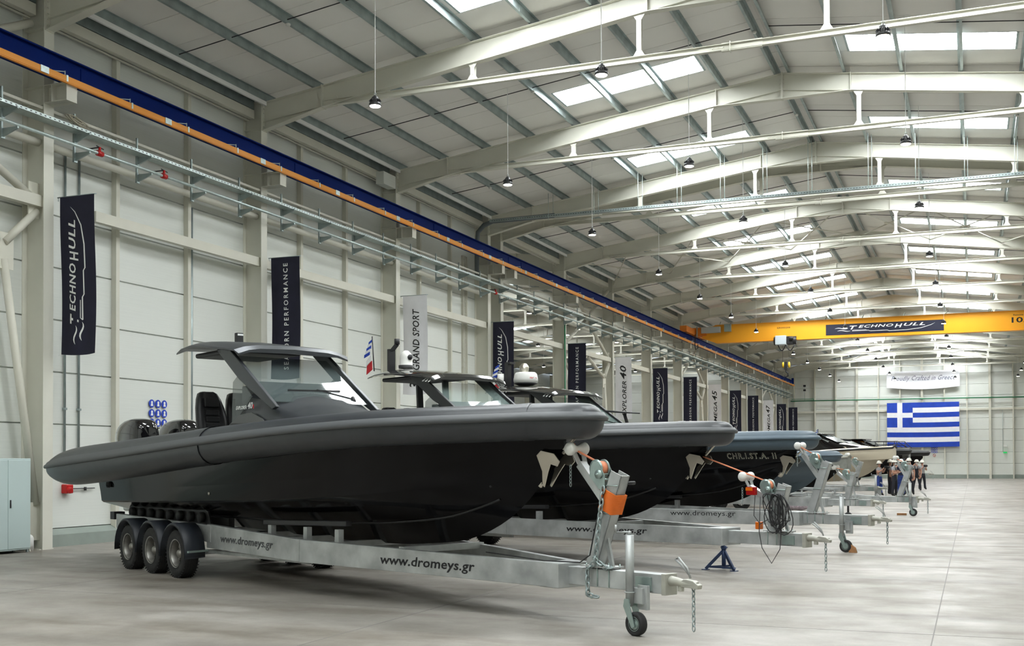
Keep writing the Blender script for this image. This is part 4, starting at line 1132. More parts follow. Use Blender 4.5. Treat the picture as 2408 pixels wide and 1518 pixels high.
def rib(name, lab, o, deg, dz=0, scale=1.0, hullm=HULLK, tubem=TUBE, top='explorer', group='inflatable boats on trailers', cabin=None, tubes=True, anchor=True, engines=True, sub=None, tilt=0, rails=False):
    Bt = empty(name, (o[0], o[1], dz), math.radians(deg)); tag(Bt, lab, 'boat', group)
    if scale != 1: Bt.scale = (scale,) * 3
    if tilt: Bt.rotation_euler = (0, tilt, math.radians(deg))
    hm = MB().loft(hull_rings(), True, True, False); hull = hm.build('hull', hullm, Bt)
    md = hull.modifiers.new('e', 'EDGE_SPLIT'); md.split_angle = .35
    q = MB(); rr = hull_rings()
    L = [r[0] for r in rr]; Rr = [r[-1] for r in rr]
    q.add(L + Rr, [(i, i + 1, len(L) + i + 1, len(L) + i) for i in range(len(L) - 1)]); q.build('deck', DECK if hullm != HULLG else DECKL, Bt)
    q = MB()
    for s in (-1, 1):
        for f, zf in ((.42, .45), (.75, .78)):
            pts = []
            for u, zk, vc, zc, a, b in sp(HS[:-2], 30): pts.append((u, s * vc * f, zk + (zc - zk) * zf - .0))
            q.tube(pts, .022, 5)
    q.build('spray_rail', STRAKE if hullm == HULLK else hullm, Bt)
    if tubes:
        P = tube_path(); q = MB(); q.tube([p[:3] for p in P], [p[3] for p in P], 24)
        tb = q.build('inflatable_tube', tubem, Bt)
        q = MB(); pts = []; R0 = []
        n = len(P)
        for i, p in enumerate(P):
            a = Vector(P[max(i - 1, 0)][:3]); b = Vector(P[min(i + 1, n - 1)][:3]); d = (b - a); d.z = 0; d.normalize(); out = Vector((d.y, -d.x, 0))
            c = Vector(p[:3]); r = p[3]; ring = []
            for ang, ex in ((.02, .0), (.02, .035), (.10, .05), (.22, .05), (.30, .03), (.46, .022), (.50, 0)):
                ring.append(c + (out * math.cos(ang) + Vector((0, 0, 1)) * math.sin(ang)) * (r + ex))
            R0.append(ring)
        q.loft(R0, True, True); q.build('rub_rail', RAILM if tubem is TUBE else tubem, tb)
        q = MB()      # glued seams round the tube near the bow
        for i in (n // 2 - 9, n // 2 + 9, n // 2 - 30):
            a = P[i]; b = P[i + 1]; q.tube([a[:3], b[:3]], [a[3] + .004] * 2, 24, caps=False)
        q.build('seam_tape', tubem, tb)
    if engines:
        for v in (-.42, .42):
            q = MB(); R = []
            for (u, hw, z0, z1) in ((-13.55, .16, 2.2, 2.42), (-13.5, .23, 2.12, 2.52), (-13.2, .29, 2.08, 2.63), (-12.9, .30, 2.06, 2.67), (-12.6, .29, 2.06, 2.67), (-12.42, .24, 2.08, 2.62), (-12.34, .16, 2.14, 2.5)):
                R.append([(u, v + hw * a, z0 + (z1 - z0) * b) for a, b in ((-.75, 0), (-1, .15), (-1, .6), (-.85, .88), (-.55, 1), (.55, 1), (.85, .88), (1, .6), (1, .15), (.75, 0))])
            q.loft(R, True); en = q.build('outboard_engine', GLOSSK, Bt)
            en.modifiers.new('s', 'SUBSURF').levels = 1; en.modifiers['s'].render_levels = 1
            MB().box(-13.25, -12.75, v - .12, v + .12, 1.2, 2.15).box(-13.2, -12.95, v - .05, v + .05, .85, 1.25).cyl((-13.45, v, .95), (-12.85, v, .95), .07, 12, .05).build('leg', GLOSSK, en)
            q = MB(); vs, fs = text2d('MERCURY', 1, .1, .03); put(q, fit(vs, 0, 0, .62, .1), fs, (-13.42, v - .302, 2.12), (1, 0, .0), (0, 0, 1), .002); q.build('lettering', WHITE, en)
    # anchor at the stem
    if anchor:
        q = MB()
        for s in (-1, 1):
            q.prism([(0, .38), (.10, .44), (.34, .40), (.42, .30), (.36, .24), (.24, .27), (.16, .16), (.05, -.02), (.02, 0), (.06, .18)], (-1.56, s * .05, 1.53), (.9, 0, 0), (0, s * .2, .92), (0, s * .014, 0))
        q.prism([(-.02, .40), (.16, .52), (.40, .50), (.42, .46), (.18, .44), (.04, .34), (-.02, .12), (-.08, -.02), (-.12, 0)], (-1.57, -.012, 1.52), (.9, 0, 0), (0, 0, .92), (0, .03, 0))
        q.cyl((-1.25, 0, 1.90), (-1.05, 0, 2.08), .02, 8)
        q.build('anchor', STEEL, Bt, .004)
    if top: superstructure(Bt, top)
    if sub: sub(Bt)
    if cabin: add_cabin(Bt, cabin, rails)
    return Bt


def add_cabin(B, u0, rails):
    R = []
    for u, w, z in ((u0 - 2.9, .8, 2.5), (u0 - 2.75, .86, 3.24), (u0 - 2.0, .92, 3.36), (u0 - 1.1, .90, 3.32), (u0 - .85, .88, 3.24), (u0 + .2, .9, 2.78), (u0 + 1.6, .72, 2.60), (u0 + 2.6, .45, 2.44)):
        R.append([(u, -w, 2.2), (u, -w * .98, 2.2 + (z - 2.2) * .5), (u, -w * .85, z - .03), (u, 0, z + .03), (u, w * .85, z - .03), (u, w * .98, 2.2 + (z - 2.2) * .5), (u, w, 2.2)])
    cb = MB().loft(R, True, True).build('cabin', GLOSSK, B); md = cb.modifiers.new('e', 'EDGE_SPLIT'); md.split_angle = .3
    MB().box(u0 - 3.0, u0 - .75, -.95, .95, 3.30, 3.36).build('cabin_roof', GLOSSK, B, .02)
    q = MB(); quad(q, (u0 + .16, -.76, 2.83), (u0 + .16, .76, 2.83), (u0 - .80, .70, 3.25), (u0 - .80, -.70, 3.25), .02); q.build('windscreen', CABG, B)
    q = MB(); q.prism([(u0 - 2.6, 2.75), (u0 - 2.4, 3.15), (u0 - 1.1, 3.18), (u0 - .3, 2.9), (u0 - .5, 2.72)], (0, -.955, 0), (1, 0, 0), (0, .06, 1), (0, -.01, 0)); q.build('side_window', SIDEG, B)
    if rails:
        for s in (-1, 1):
            q = MB()
            for z in (2.9, 3.15): q.tube([(-5.2, s * .95, z), (-3.6, s * .9, z), (-2.8, s * .7, z), (-2.2, s * .5, z - .5)], .025, 6)
            for u in (-5.2, -4.4, -3.6, -2.8): q.cyl((u, s * .88, 2.3), (u, s * .88, 3.15), .025, 6)
            q.build('hand_rail', DARK, B)


CABG = mat('cabin_glass', (.10, .12, .13), .06, spec=.9); SIDEG = mat('side_glass', (.3, .33, .32), .1)


def quad(q, a, b, c, d, t=.01):
    a, b, c, d = map(Vector, (a, b, c, d)); n = (b - a).cross(d - a).normalized() * t
    vs = [a, b, c, d] + [p + n for p in (a, b, c, d)]
    return q.add(vs, [(3, 2, 1, 0), (4, 5, 6, 7), (0, 1, 5, 4), (1, 2, 6, 5), (2, 3, 7, 6), (3, 0, 4, 7)])


def superstructure(B, kind):
    roofm = GREYM if kind == 'explorer' else GLOSSK
    # console and coachroof
    R = []
    for u, w0, w1, z1, c in ((-7.95, .80, .76, 2.30, .0), (-7.75, .84, .80, 2.62, .02), (-7.45, .86, .80, 2.86, .03), (-6.95, .88, .79, 2.80, .05), (-6.6, .90, .80, 2.62, .07), (-6.2, .90, .76, 2.52, .09), (-5.2, .88, .70, 2.36, .10), (-4.2, .78, .56, 2.16, .10), (-3.6, .6, .4, 2.02, .06)):
        R.append([(u, -w0, 1.7), (u, -w0, z1 - .35), (u, -w1 - .02, z1 - .06), (u, -w1 + .05, z1), (u, -w1 * .5, z1 + c), (u, 0, z1 + c * 1.3), (u, w1 * .5, z1 + c), (u, w1 - .05, z1), (u, w1 + .02, z1 - .06), (u, w0, z1 - .35), (u, w0, 1.7)])
    con = MB().loft(R, True, True).build('console', GREYM if kind == 'explorer' else GLOSSK, B)
    md = con.modifiers.new('e', 'EDGE_SPLIT'); md.split_angle = .6
    for s in (-1, 1):
        q = MB(); y = s * .892
        pts = [(-8.2, 2.18), (-7.95, 2.40), (-7.6, 2.54), (-7.2, 2.56), (-6.85, 2.46), (-6.6, 2.25), (-6.55, 2.0), (-8.2, 2.0)]
        q.prism(pts, (0, y, 0), (1, 0, 0), (0, 0, 1), (0, s * .012, 0)); q.build('side_window', GLASSD, con)
    # side glass wings
    for s in (-1, 1):
        q = MB(); quad(q, (-7.98, s * .84, 2.35), (-7.25, s * .86, 2.80), (-7.75, s * .84, 3.16), (-7.95, s * .83, 3.06), .012)
        q.build('side_glass', GLASS, B)
    # windscreen
    wn, wf = (-6.68, .80, 2.70), (-8.0, .78, 3.46)
    q = MB(); quad(q, (wn[0], -wn[1], wn[2]), (wn[0], wn[1], wn[2]), (wf[0] + .1, wf[1], wf[2]), (wf[0] + .1, -wf[1], wf[2]), .012); q.build('windscreen', GLASS if kind == 'explorer' else GLASSL, B)
    # dashboard behind the glass
    q = MB(); quad(q, (-7.0, -.76, 2.72), (-7.0, .76, 2.72), (-7.35, .74, 3.02), (-7.35, -.74, 3.02), .04); q.box(-7.9, -7.3, -.72, .72, 2.2, 3.0); q.build('dashboard', GREYM, B, .02)
    if kind == 'explorer':
        q = MB(); vs, fs = LOGO; put(q, fit(vs, 0, 0, .75, .07), fs, (-7.06, -.15, 2.80), (0, 1, 0), (-.72, 0, .62), .045); q.build('lettering', WHITE, B)
    # roof struts with flat front faces
    for s in (-1, 1):
        q = MB(); w = .09
        pts = [(-6.58, 2.58), (-6.45, 2.62), (-8.02, 3.60), (-8.45, 3.60), (-7.65, 3.08)]
        q.prism(pts, (0, s * .86 - .03, 0), (1, 0, 0), (0, 0, 1), (0, .06, 0)); q.build('roof_strut', GREYM if kind == 'explorer' else TUBEK, B, .012)
        if kind != 'explorer':
            MB().bar((-8.75, s * .35, 2.1), (-8.85, s * .35, 3.6), .14, .07, up=(1, 0, 0)).build('rear_post', TUBEK, B, .01)
    # hardtop: wide, thin swept wings, thicker in the middle
    R = []
    for u, w, zt, th in ((-7.52, .96, 3.56, .05), (-7.60, 1.0, 3.62, .10), (-7.9, 1.02, 3.67, .12), (-8.6, 1.03, 3.76, .13), (-9.2, 1.0, 3.81, .11), (-9.7, .93, 3.80, .07), (-10.1, .84, 3.76, .03)):
        R.append([(u, -w, zt - .09), (u, -w * .82, zt - .03), (u, -w * .62, zt), (u, 0, zt + .02), (u, w * .62, zt), (u, w * .82, zt - .03), (u, w, zt - .09), (u, w, zt - .115), (u, w * .8, zt - th - .015), (u, 0, zt - th), (u, -w * .8, zt - th - .015), (u, -w, zt - .115)])
    ht = MB().loft(R, True).build('hardtop', roofm, B); md = ht.modifiers.new('e', 'EDGE_SPLIT'); md.split_angle = .3
    MB().box(-9.9, -8.4, -.6, .6, 3.58, 3.66).build('overhead_locker', DARK, ht, .03)
    if kind != 'explorer':
        q = MB()
        for s in (-1, 1):
            for k in range(3): q.bar((-7.62 - k * .1, s * 1.005, 3.44 + k * .012), (-7.62 - k * .1, s * .84, 3.565 + k * .012), .035, .012)
        q.build('white_stripe', WHITE, ht)
    # seats
    for v in (-.33, .22):
        q = MB(); R = []
        for z, w, u in ((2.0, .24, -9.75), (2.3, .27, -9.77), (2.55, .275, -9.83), (2.75, .25, -9.9), (2.9, .21, -9.96), (3.0, .16, -10.0), (3.03, .10, -10.01)):
            R.append([(u - .09, v - w * .9, z), (u - .09, v + w * .9, z), (u + .04, v + w, z), (u + .085, v + w * .72, z), (u + .05, v + w * .5, z), (u + .05, v - w * .5, z), (u + .085, v - w * .72, z), (u + .04, v - w, z)])
        q.loft(R, True); st = q.build('seat', LEATHER, B)
        q = MB(); q.box(-9.92, -9.80, v - .13, v + .13, 2.76, 2.92)
        for k in range(5): q.box(-9.8, -9.70 - k * .018, v - .12, v + .12, 2.16 + k * .115, 2.25 + k * .115)
        q.build('seat_padding', LEATHER, st, .02)
    # wiper
    q = MB(); q.bar((-6.80, .62, 2.79), (-7.02, .1, 2.93), .02, .02); q.bar((-7.00, .5, 2.92), (-6.97, -.42, 2.90), .02, .025); q.cyl((-6.76, .62, 2.74), (-6.82, .62, 2.82), .03, 8); q.build('wiper', DARK, B)
    if kind == 'explorer':
        q = MB().box(-9.52, -9.42, -.06, .06, 3.82, 4.02); q.build('mast_light', DARK, B, .01); MB().box(-9.42, -9.41, -.05, .05, 3.97, 4.0).build('lens', WHITE, B)
        q = MB(); vs, fs = text2d('EXPLORER', 1, .3, .02); put(q, fit(vs, 0, 0, .36, .055), fs, (-7.74, -.875, 2.62), (1, 0, 0), (0, 0, 1), 0)
        vs, fs = text2d('40', 1, .3, .02); put(q, fit(vs, 0, 0, .17, .10), fs, (-7.35, -.875, 2.62), (1, 0, 0), (0, 0, 1), 0); q.v = [(x, -.895, z) for x, y, z in q.v]; q.build('lettering', WHITE, B)
        MB().box(-7.165, -7.15, -.9, -.89, 2.62, 2.68).build('red_mark', FLAGRED, B)
    if kind == 'white':
        Q = MB().tube([(-10.1, -.55, 3.8), (-10.25, -.55, 4.62)], .014, 6).build('flag_pole', DARK, B)
    return B


def small_flag(B, u, v, z):
    e = empty('flag_cloth', (u, v, z), parent=B); b, w, r = MB(), MB(), MB()
    for i in range(5):
        m = b if i % 2 == 0 else w; z1 = -.02 - i * .07; m.prism([(-.02 - i * .01, z1), (-.16 - i * .03, z1 - .06), (-.17 - i * .03, z1 - .13), (-.02 - i * .012, z1 - .07)], (0, -.01 * i, 0), (1, 0, 0), (0, 0, 1), (0, .01, 0))
    w.prism([(-.05, -.36), (-.24, -.5), (-.25, -.62), (-.04, -.5)], (0, -.01, 0), (1, 0, 0), (0, 0, 1), (0, .01, 0))
    r.prism([(-.05, -.50), (-.25, -.60), (-.27, -.80), (-.04, -.70)], (0, .01, 0), (1, 0, 0), (0, 0, 1), (0, .01, 0))
    b.build('blue_stripe', FLAGBLUE, e); w.build('white_stripe', WHITE, e); r.build('red_part', FLAGRED, e)


def sub1(B):
    q = MB().lathe([(0, 0), (.025, 0), (.028, .012), (0, .014)], (-8.1, -1.165, 1.34), (0, -1, 0), 12); q.build('drain_fitting', STEEL, B)
    q = MB()
    for k in range(3): q.torus((-12.35 + k * .05, -1.195, 1.42), (0, 1, 0), .05, .008, 12, 5)
    q.build('side_emblem', DARK, B)


def sub2(B):
    MB().tube([(-10.2, -.6, 3.84), (-10.28, -.6, 4.62)], .014, 6).build('flag_pole', DARK, B); small_flag(B, -10.26, -.6, 4.58)
    e = MB().lathe([(.15, 0), (.16, .06), (.14, .08), (.14, .22), (.11, .33), (.05, .39), (0, .4)], (-9.4, -.3, 3.86), (0, 0, 1), 20).build('camera_dome', PLASTICW, B)
    MB().lathe([(0, 0), (.06, 0), (.06, .02), (0, .02)], (-9.26, -.3, 4.1), (1, 0, -.1), 14).build('dome_window', DARK, e)
    MB().lathe([(.16, 0), (.165, .07), (0, .07)], (-9.4, -.3, 3.86), (0, 0, 1), 20).build('dome_base', DARK, e)
    MB().bar((-9.75, -.45, 3.8), (-9.75, -.45, 4.3), .16, .08, up=(1, 0, 0)).bar((-9.75, -.45, 4.25), (-9.6, -.4, 4.4), .1, .05).cyl((-9.6, -.4, 4.4), (-9.6, -.4, 4.52), .06, 10).build('mast', DARK, B)


def sub3(B):
    small_flag(B, -10.3, -.1, 4.5)
    e = MB().lathe([(.30, 0), (.33, .04), (.33, .1), (.30, .24), (.26, .28), (0, .29)], (-9.3, -.1, 3.92), (0, 0, 1), 24).build('radar_dome', PLASTICW, B)
    MB().lathe([(.2, 0), (.32, .05), (.31, .07), (0, .07)], (-9.3, -.1, 3.85), (0, 0, 1), 24).build('radar_base', DARK, e)
    q = MB(); vs, fs = text2d('marine', 1, 0, .02); put(q, fit(vs, 0, 0, .26, .05), fs, (-8.98, -.28, 4.02), (0, 1, 0), (0, 0, 1), 0); q.build('lettering', FLAGRED, e)
    MB().lathe([(.10, 0), (.13, .1), (.12, .2), (.06, .27), (0, .28)], (-9.55, .1, 4.2), (0, 0, 1), 16).build('camera_ball', STEEL, B)
    MB().box(-9.9, -9.78, -.3, -.16, 3.85, 4.45).box(-9.9, -9.7, -.3, -.1, 4.45, 4.5).build('mast', DARK, B)
    MB().cyl((-9.9, -.45, 3.84), (-9.9, -.45, 4.18), .09, 12).build('gps_antenna', PLASTICW, B)
    q = MB(); q.bar((-6.5, 0, 3.07), (-5.68, 0, 3.0), .4, .05, h2=.03); q.bar((-5.82, 0, 2.45), (-6.02, 0, 3.0), .08, .05, up=(1, 0, 0)); q.build('bow_table', DARK, B, .01)
    # outlined ship's name laid on the hull side
    hull = [c for c in B.children if c.name.startswith('hull')][0]; me = hull.data
    bv = BVHTree.FromPolygons([v.co for v in me.vertices], [tuple(p.vertices) for p in me.polygons])
    outer = text2d('CHR.I.ST.A. II', 1, 0, .028, spacing=1.2); inner = text2d('CHR.I.ST.A. II', 1, 0, -.006, spacing=1.2)
    x0 = min(v[0] for v in outer[0]); x1 = max(v[0] for v in outer[0]); k = .96 / (x1 - x0)
    for (vs, fs), off, m, nm in ((outer, .012, mat('outline_gold', (.85, .85, .70), .4), 'lettering'), (inner, .018, BLACKP, 'lettering')):
        q = MB(); V = []
        for x, y, z in vs:
            u = -2.58 + (x - x0) * k; zz = 1.865 + y * k * 1.25
            hit = bv.ray_cast(Vector((u, -3, zz)), Vector((0, 1, 0)))
            V.append((u, (hit[0].y if hit[0] else -1.0) - off, zz))
        q.add(V, fs); q.build(nm, m, B)


B1 = rib('inflatable_boat', 'large black rigid inflatable boat nearest the camera, with grey hardtop', (-3.24, 11.7), -28.5, sub=sub1)
B2 = rib('inflatable_boat', 'second black inflatable boat, small flag and white camera dome on its black hardtop', (-3.0, 18.15), -27.5, top='black', sub=sub2)
B3 = rib('inflatable_boat', 'third black inflatable boat with outlined name on its bow and a white radar dome', (-2.43, 24.9), -22.5, top='black', sub=sub3, dz=.0, tubem=TUBEB)


def sub4(B):
    MB().lathe([(0, 0), (.11, 0), (.11, .015), (0, .016)], (-2.75, -.70, 1.62), (.55, -.8, 0), 18).build('hull_badge', STEEL, B)


B4 = rib('inflatable_boat', 'smaller blue grey inflatable boat behind the third boat', (-3.2, 36.1), -22, scale=.86, hullm=HULLG, tubem=TUBEB, top=None, sub=sub4, engines=False, anchor=False)


def deck_boat(name, lab, o, deg, hullm, deckm, bottom=None, dz=0, scale=1, cabin=None, rails=False):
    B = empty(name, (o[0], o[1], dz), math.radians(deg)); tag(B, lab, 'boat', 'boats at the far end')
    B.scale = (scale,) * 3
    R = hull_rings(); q = MB().loft(R, True, True, False); hu = q.build('hull', bottom or hullm, B); md = hu.modifiers.new('e', 'EDGE_SPLIT'); md.split_angle = .35
    R2 = []
    for u, zk, vc, zc, a, b in sp(HS, 40):
        u2 = -12.85 + (u + 12.85) * 1.035; w = 1.18 * a + .12; R2.append([(u2, -w * .9, b - .30), (u2, -w * 1.02, b - .05), (u2, -w * 1.06, b + .25), (u2, -w * .95, b + .34), (u2, 0, b + .36), (u2, w * .95, b + .34), (u2, w * 1.06, b + .25), (u2, w * 1.02, b - .05), (u2, w * .9, b - .30)])
    MB().loft(R2, True, True, False).build('deck_moulding', hullm, B)
    q = MB()
    for s in (0, 1): q.tube([Vector(r[2 if s == 0 else 6]) for r in R2], .05, 6)
    q.tube([Vector(r[2]) for r in R2][-1:] + [Vector(R2[-1][4]), Vector(R2[-1][6])], .05, 6)
    q.build('rub_rail', deckm, B)
    if cabin: add_cabin(B, cabin, rails)
    return B


B5 = deck_boat('moulded_boat', 'unfinished boat with grey deck moulding and black bottom behind the blue grey one', (-3.75, 45.5), -18, mat('gelcoat_grey', (.25, .26, .24), .4, var=.2), DECKL, HULLK, scale=.86, dz=-.12)
B6 = deck_boat('cream_boat', 'cream hulled boat with black stripe behind the empty trailer', (-3.0, 62.5), -22, HULLC, TUBEK, HULLC, dz=-.05, scale=1.05)
B7 = rib('cabin_boat', 'black boat with tinted windscreen cabin and thick black tube behind the cream hull', (-2.7, 72), -18, tubem=TUBEK, top=None, engines=False, anchor=False, group='boats at the far end', scale=1.05, cabin=-5.0)
B9 = deck_boat('cabin_cruiser', 'black cruiser with pale side window, the middle one of the three far cabins', (-3.3, 84), -16, GLOSSK, DARK, GLOSSK, cabin=-4.6, scale=1.0, dz=.05)
MB().tube([(-7.3, -.4, 3.3), (-7.35, -.4, 4.1)], .02, 6).build('flag_pole', DARK, B9); small_flag(B9, -7.3, -.4, 4.1)
B10 = rib('cabin_boat', 'farthest black inflatable boat with cabin and black hand rails', (-2.2, 88), -16, dz=.1, tubem=TUBEK, top=None, engines=False, anchor=False, group='boats at the far end', cabin=-4.6, rails=True)

# ================================================================== floor props
e = empty('jack_stand', (-3.86, 18.95, 0), math.radians(-20)); tag(e, 'blue tripod jack stand under the nose of the second trailer', 'jack stand')
q = MB(); leg = lambda a: (math.cos(a) * .30, math.sin(a) * .30)
for k in range(3):
    a = math.radians(95 + k * 120); x, y = leg(a); b = MB(); b.bar((0, 0, .33), (x, y, .015), .05, .03, up=(-y, x, 0)); b.box(x - .05, x + .05, y - .05, y + .05, 0, .012); b.build('leg', JACKB, e)
for k in range(3):
    a = math.radians(95 + k * 120); c = math.radians(215 + k * 120); x, y = leg(a); x2, y2 = leg(c); q.bar((x * .85, y * .85, .05), (x2 * .85, y2 * .85, .05), .012, .03)
q.build('leg_brace', JACKB, e)
MB().cyl((0, 0, .02), (0, 0, .36), .035, 12).cyl((0, 0, .34), (0, 0, .40), .045, 12).cyl((-.06, 0, .375), (.07, 0, .375), .01, 6).build('tube', JACKB, e)
MB().cyl((0, 0, .4), (0, 0, .47), .024, 10).box(-.04, .04, -.03, .03, .465, .477).build('pillar', DARK, e)
tag(MB().prism([(0, 0), (.16, 0), (.13, .10), (.05, .16), (0, .16)], (-2.28, 23.3, 0), (1, 0, 0), (0, 0, 1), (0, .09, 0)).build('wood_block', WOOD, bevel=.004), 'wooden wedge beside the jockey wheel of the third trailer', 'wood block')
tag(MB().box(-2.35, -2.05, 39.9, 40.05, 0, .07).build('wood_block', WOOD, bevel=.004), 'wooden block under the jockey wheel of the empty trailer', 'wood block')
e = empty('storage_cabinet', (-18.42, 16.83, 0)); tag(e, 'pale grey steel cabinet with two doors beside the first column', 'cabinet')
MB().box(0, .45, 0, 1.2, .06, 1.92).build('cabinet_body', CABINET, e, .006)
for a, b in ((.015, .594), (.606, 1.185)): MB().box(.445, .462, a, b, .09, 1.88).build('door', CABINET, e, .004)
MB().box(.46, .475, .645, .675, .92, 1.08).build('handle', DARK, e, .004)
for a in (.04, 1.12):
    for b in (.03, .40): MB().box(b, b + .04, a, a + .04, 0, .065).build('leg', GALV, e)
e = empty('jerry_can', (-18.3, 18.28, 0)); tag(e, 'white plastic jerry can on the floor between cabinet and column', 'can')
q = MB(); R = [[(sx * w, sy * d, z) for sx, sy in ((-1, -.8), (-.8, -1), (.8, -1), (1, -.8), (1, .8), (.8, 1), (-.8, 1), (-1, .8))] for z, w, d in ((0, .10, .09), (.26, .10, .09), (.31, .08, .07), (.33, .05, .05))]
q.loft(R); q.build('can_body', PLASTICW, e)
MB().cyl((0, .03, .33), (0, .03, .36), .025, 12).build('cap', RED, e); MB().bar((0, -.06, .36), (0, .02, .36), .02, .015).build('handle', PLASTICW, e)
tag(MB().bar((-18.05, 18.1, 0), (-18.5, 18.05, 1.2), .02, .02).build('broom_stick', CREAM_TRIM), 'thin pale stick leaning behind the cabinet', 'stick')
e = empty('wall_coupling', (WALLX, 19.75, 1.25)); tag(e, 'red hose coupling low on the left wall behind the stern of the first boat', 'hose coupling')
MB().box(0, .16, -.09, .12, -.1, .1).cyl((.05, 0, 0), (.22, -.02, -.04), .07, 12).build('coupling_body', RED, e, .02)
MB().cyl((.05, .15, 0), (.05, .9, 0), .012, 6).cyl((.05, .6, .03), (.05, .6, -.05), .03, 8).build('hook_rail', DARK, e)
e = empty('wrapped_part', (-6.12, 42.6, .0)); tag(e, 'plastic wrapped part on the floor behind the third trailer post', 'parcel')
R = [[(x, .16 * math.cos(a) * k + .02 * math.sin(3 * a + x * 9), .16 + .15 * math.sin(a) * k) for a in [i * PI / 6 for i in range(12)]] for x, k in ((-.55, .3), (-.45, .8), (-.2, 1), (.1, .9), (.3, 1), (.5, .7), (.58, .25))]
MB().loft(R).build('wrapping', mat('plastic_wrap', (.45, .38, .42), .15, var=.4, scale=9), e)
e = empty('bottle_jack', (-3.95, 40.3, 0)); tag(e, 'black screw jack standing behind the drawbar of the third trailer', 'jack')
MB().cyl((0, 0, 0), (0, 0, .06), .13, 14, .06).cyl((0, 0, .06), (0, 0, .3), .035, 10).cyl((0, 0, .3), (0, 0, .36), .04, 10, .12).build('jack_body', DARK, e)
e = empty('axle_stand', (-5.9, 50.5, 0)); tag(e, 'dark red axle stand under the empty trailer', 'axle stand')
q = MB().box(-.2, .2, -.04, .04, .24, .30)
for s in (-1, 1): q.bar((s * .12, 0, .26), (s * .28, .12, 0), .05, .03); q.bar((s * .12, 0, .26), (s * .28, -.12, 0), .05, .03)
q.build('stand_frame', RED, e)

# ================================================================== people
SKIN = mat('skin', (.50, .27, .19), .55); SHIRTG = mat('grey_shirt', (.33, .34, .36), .8); OVERALL = mat('black_overalls', (.012, .013, .022), .8)
NAVY = mat('navy_shirt', (.012, .016, .05), .8); JEANS = mat('blue_jeans', (.02, .05, .24), .8, var=.3, scale=9); SHOE = mat('black_shoe', (.01, .01, .01), .5)
HELMET = mat('white_helmet', (.80, .78, .70), .35); MASK = mat('white_mask', (.8, .8, .8), .7); HAIR = mat('dark_hair', (.02, .015, .01), .7)


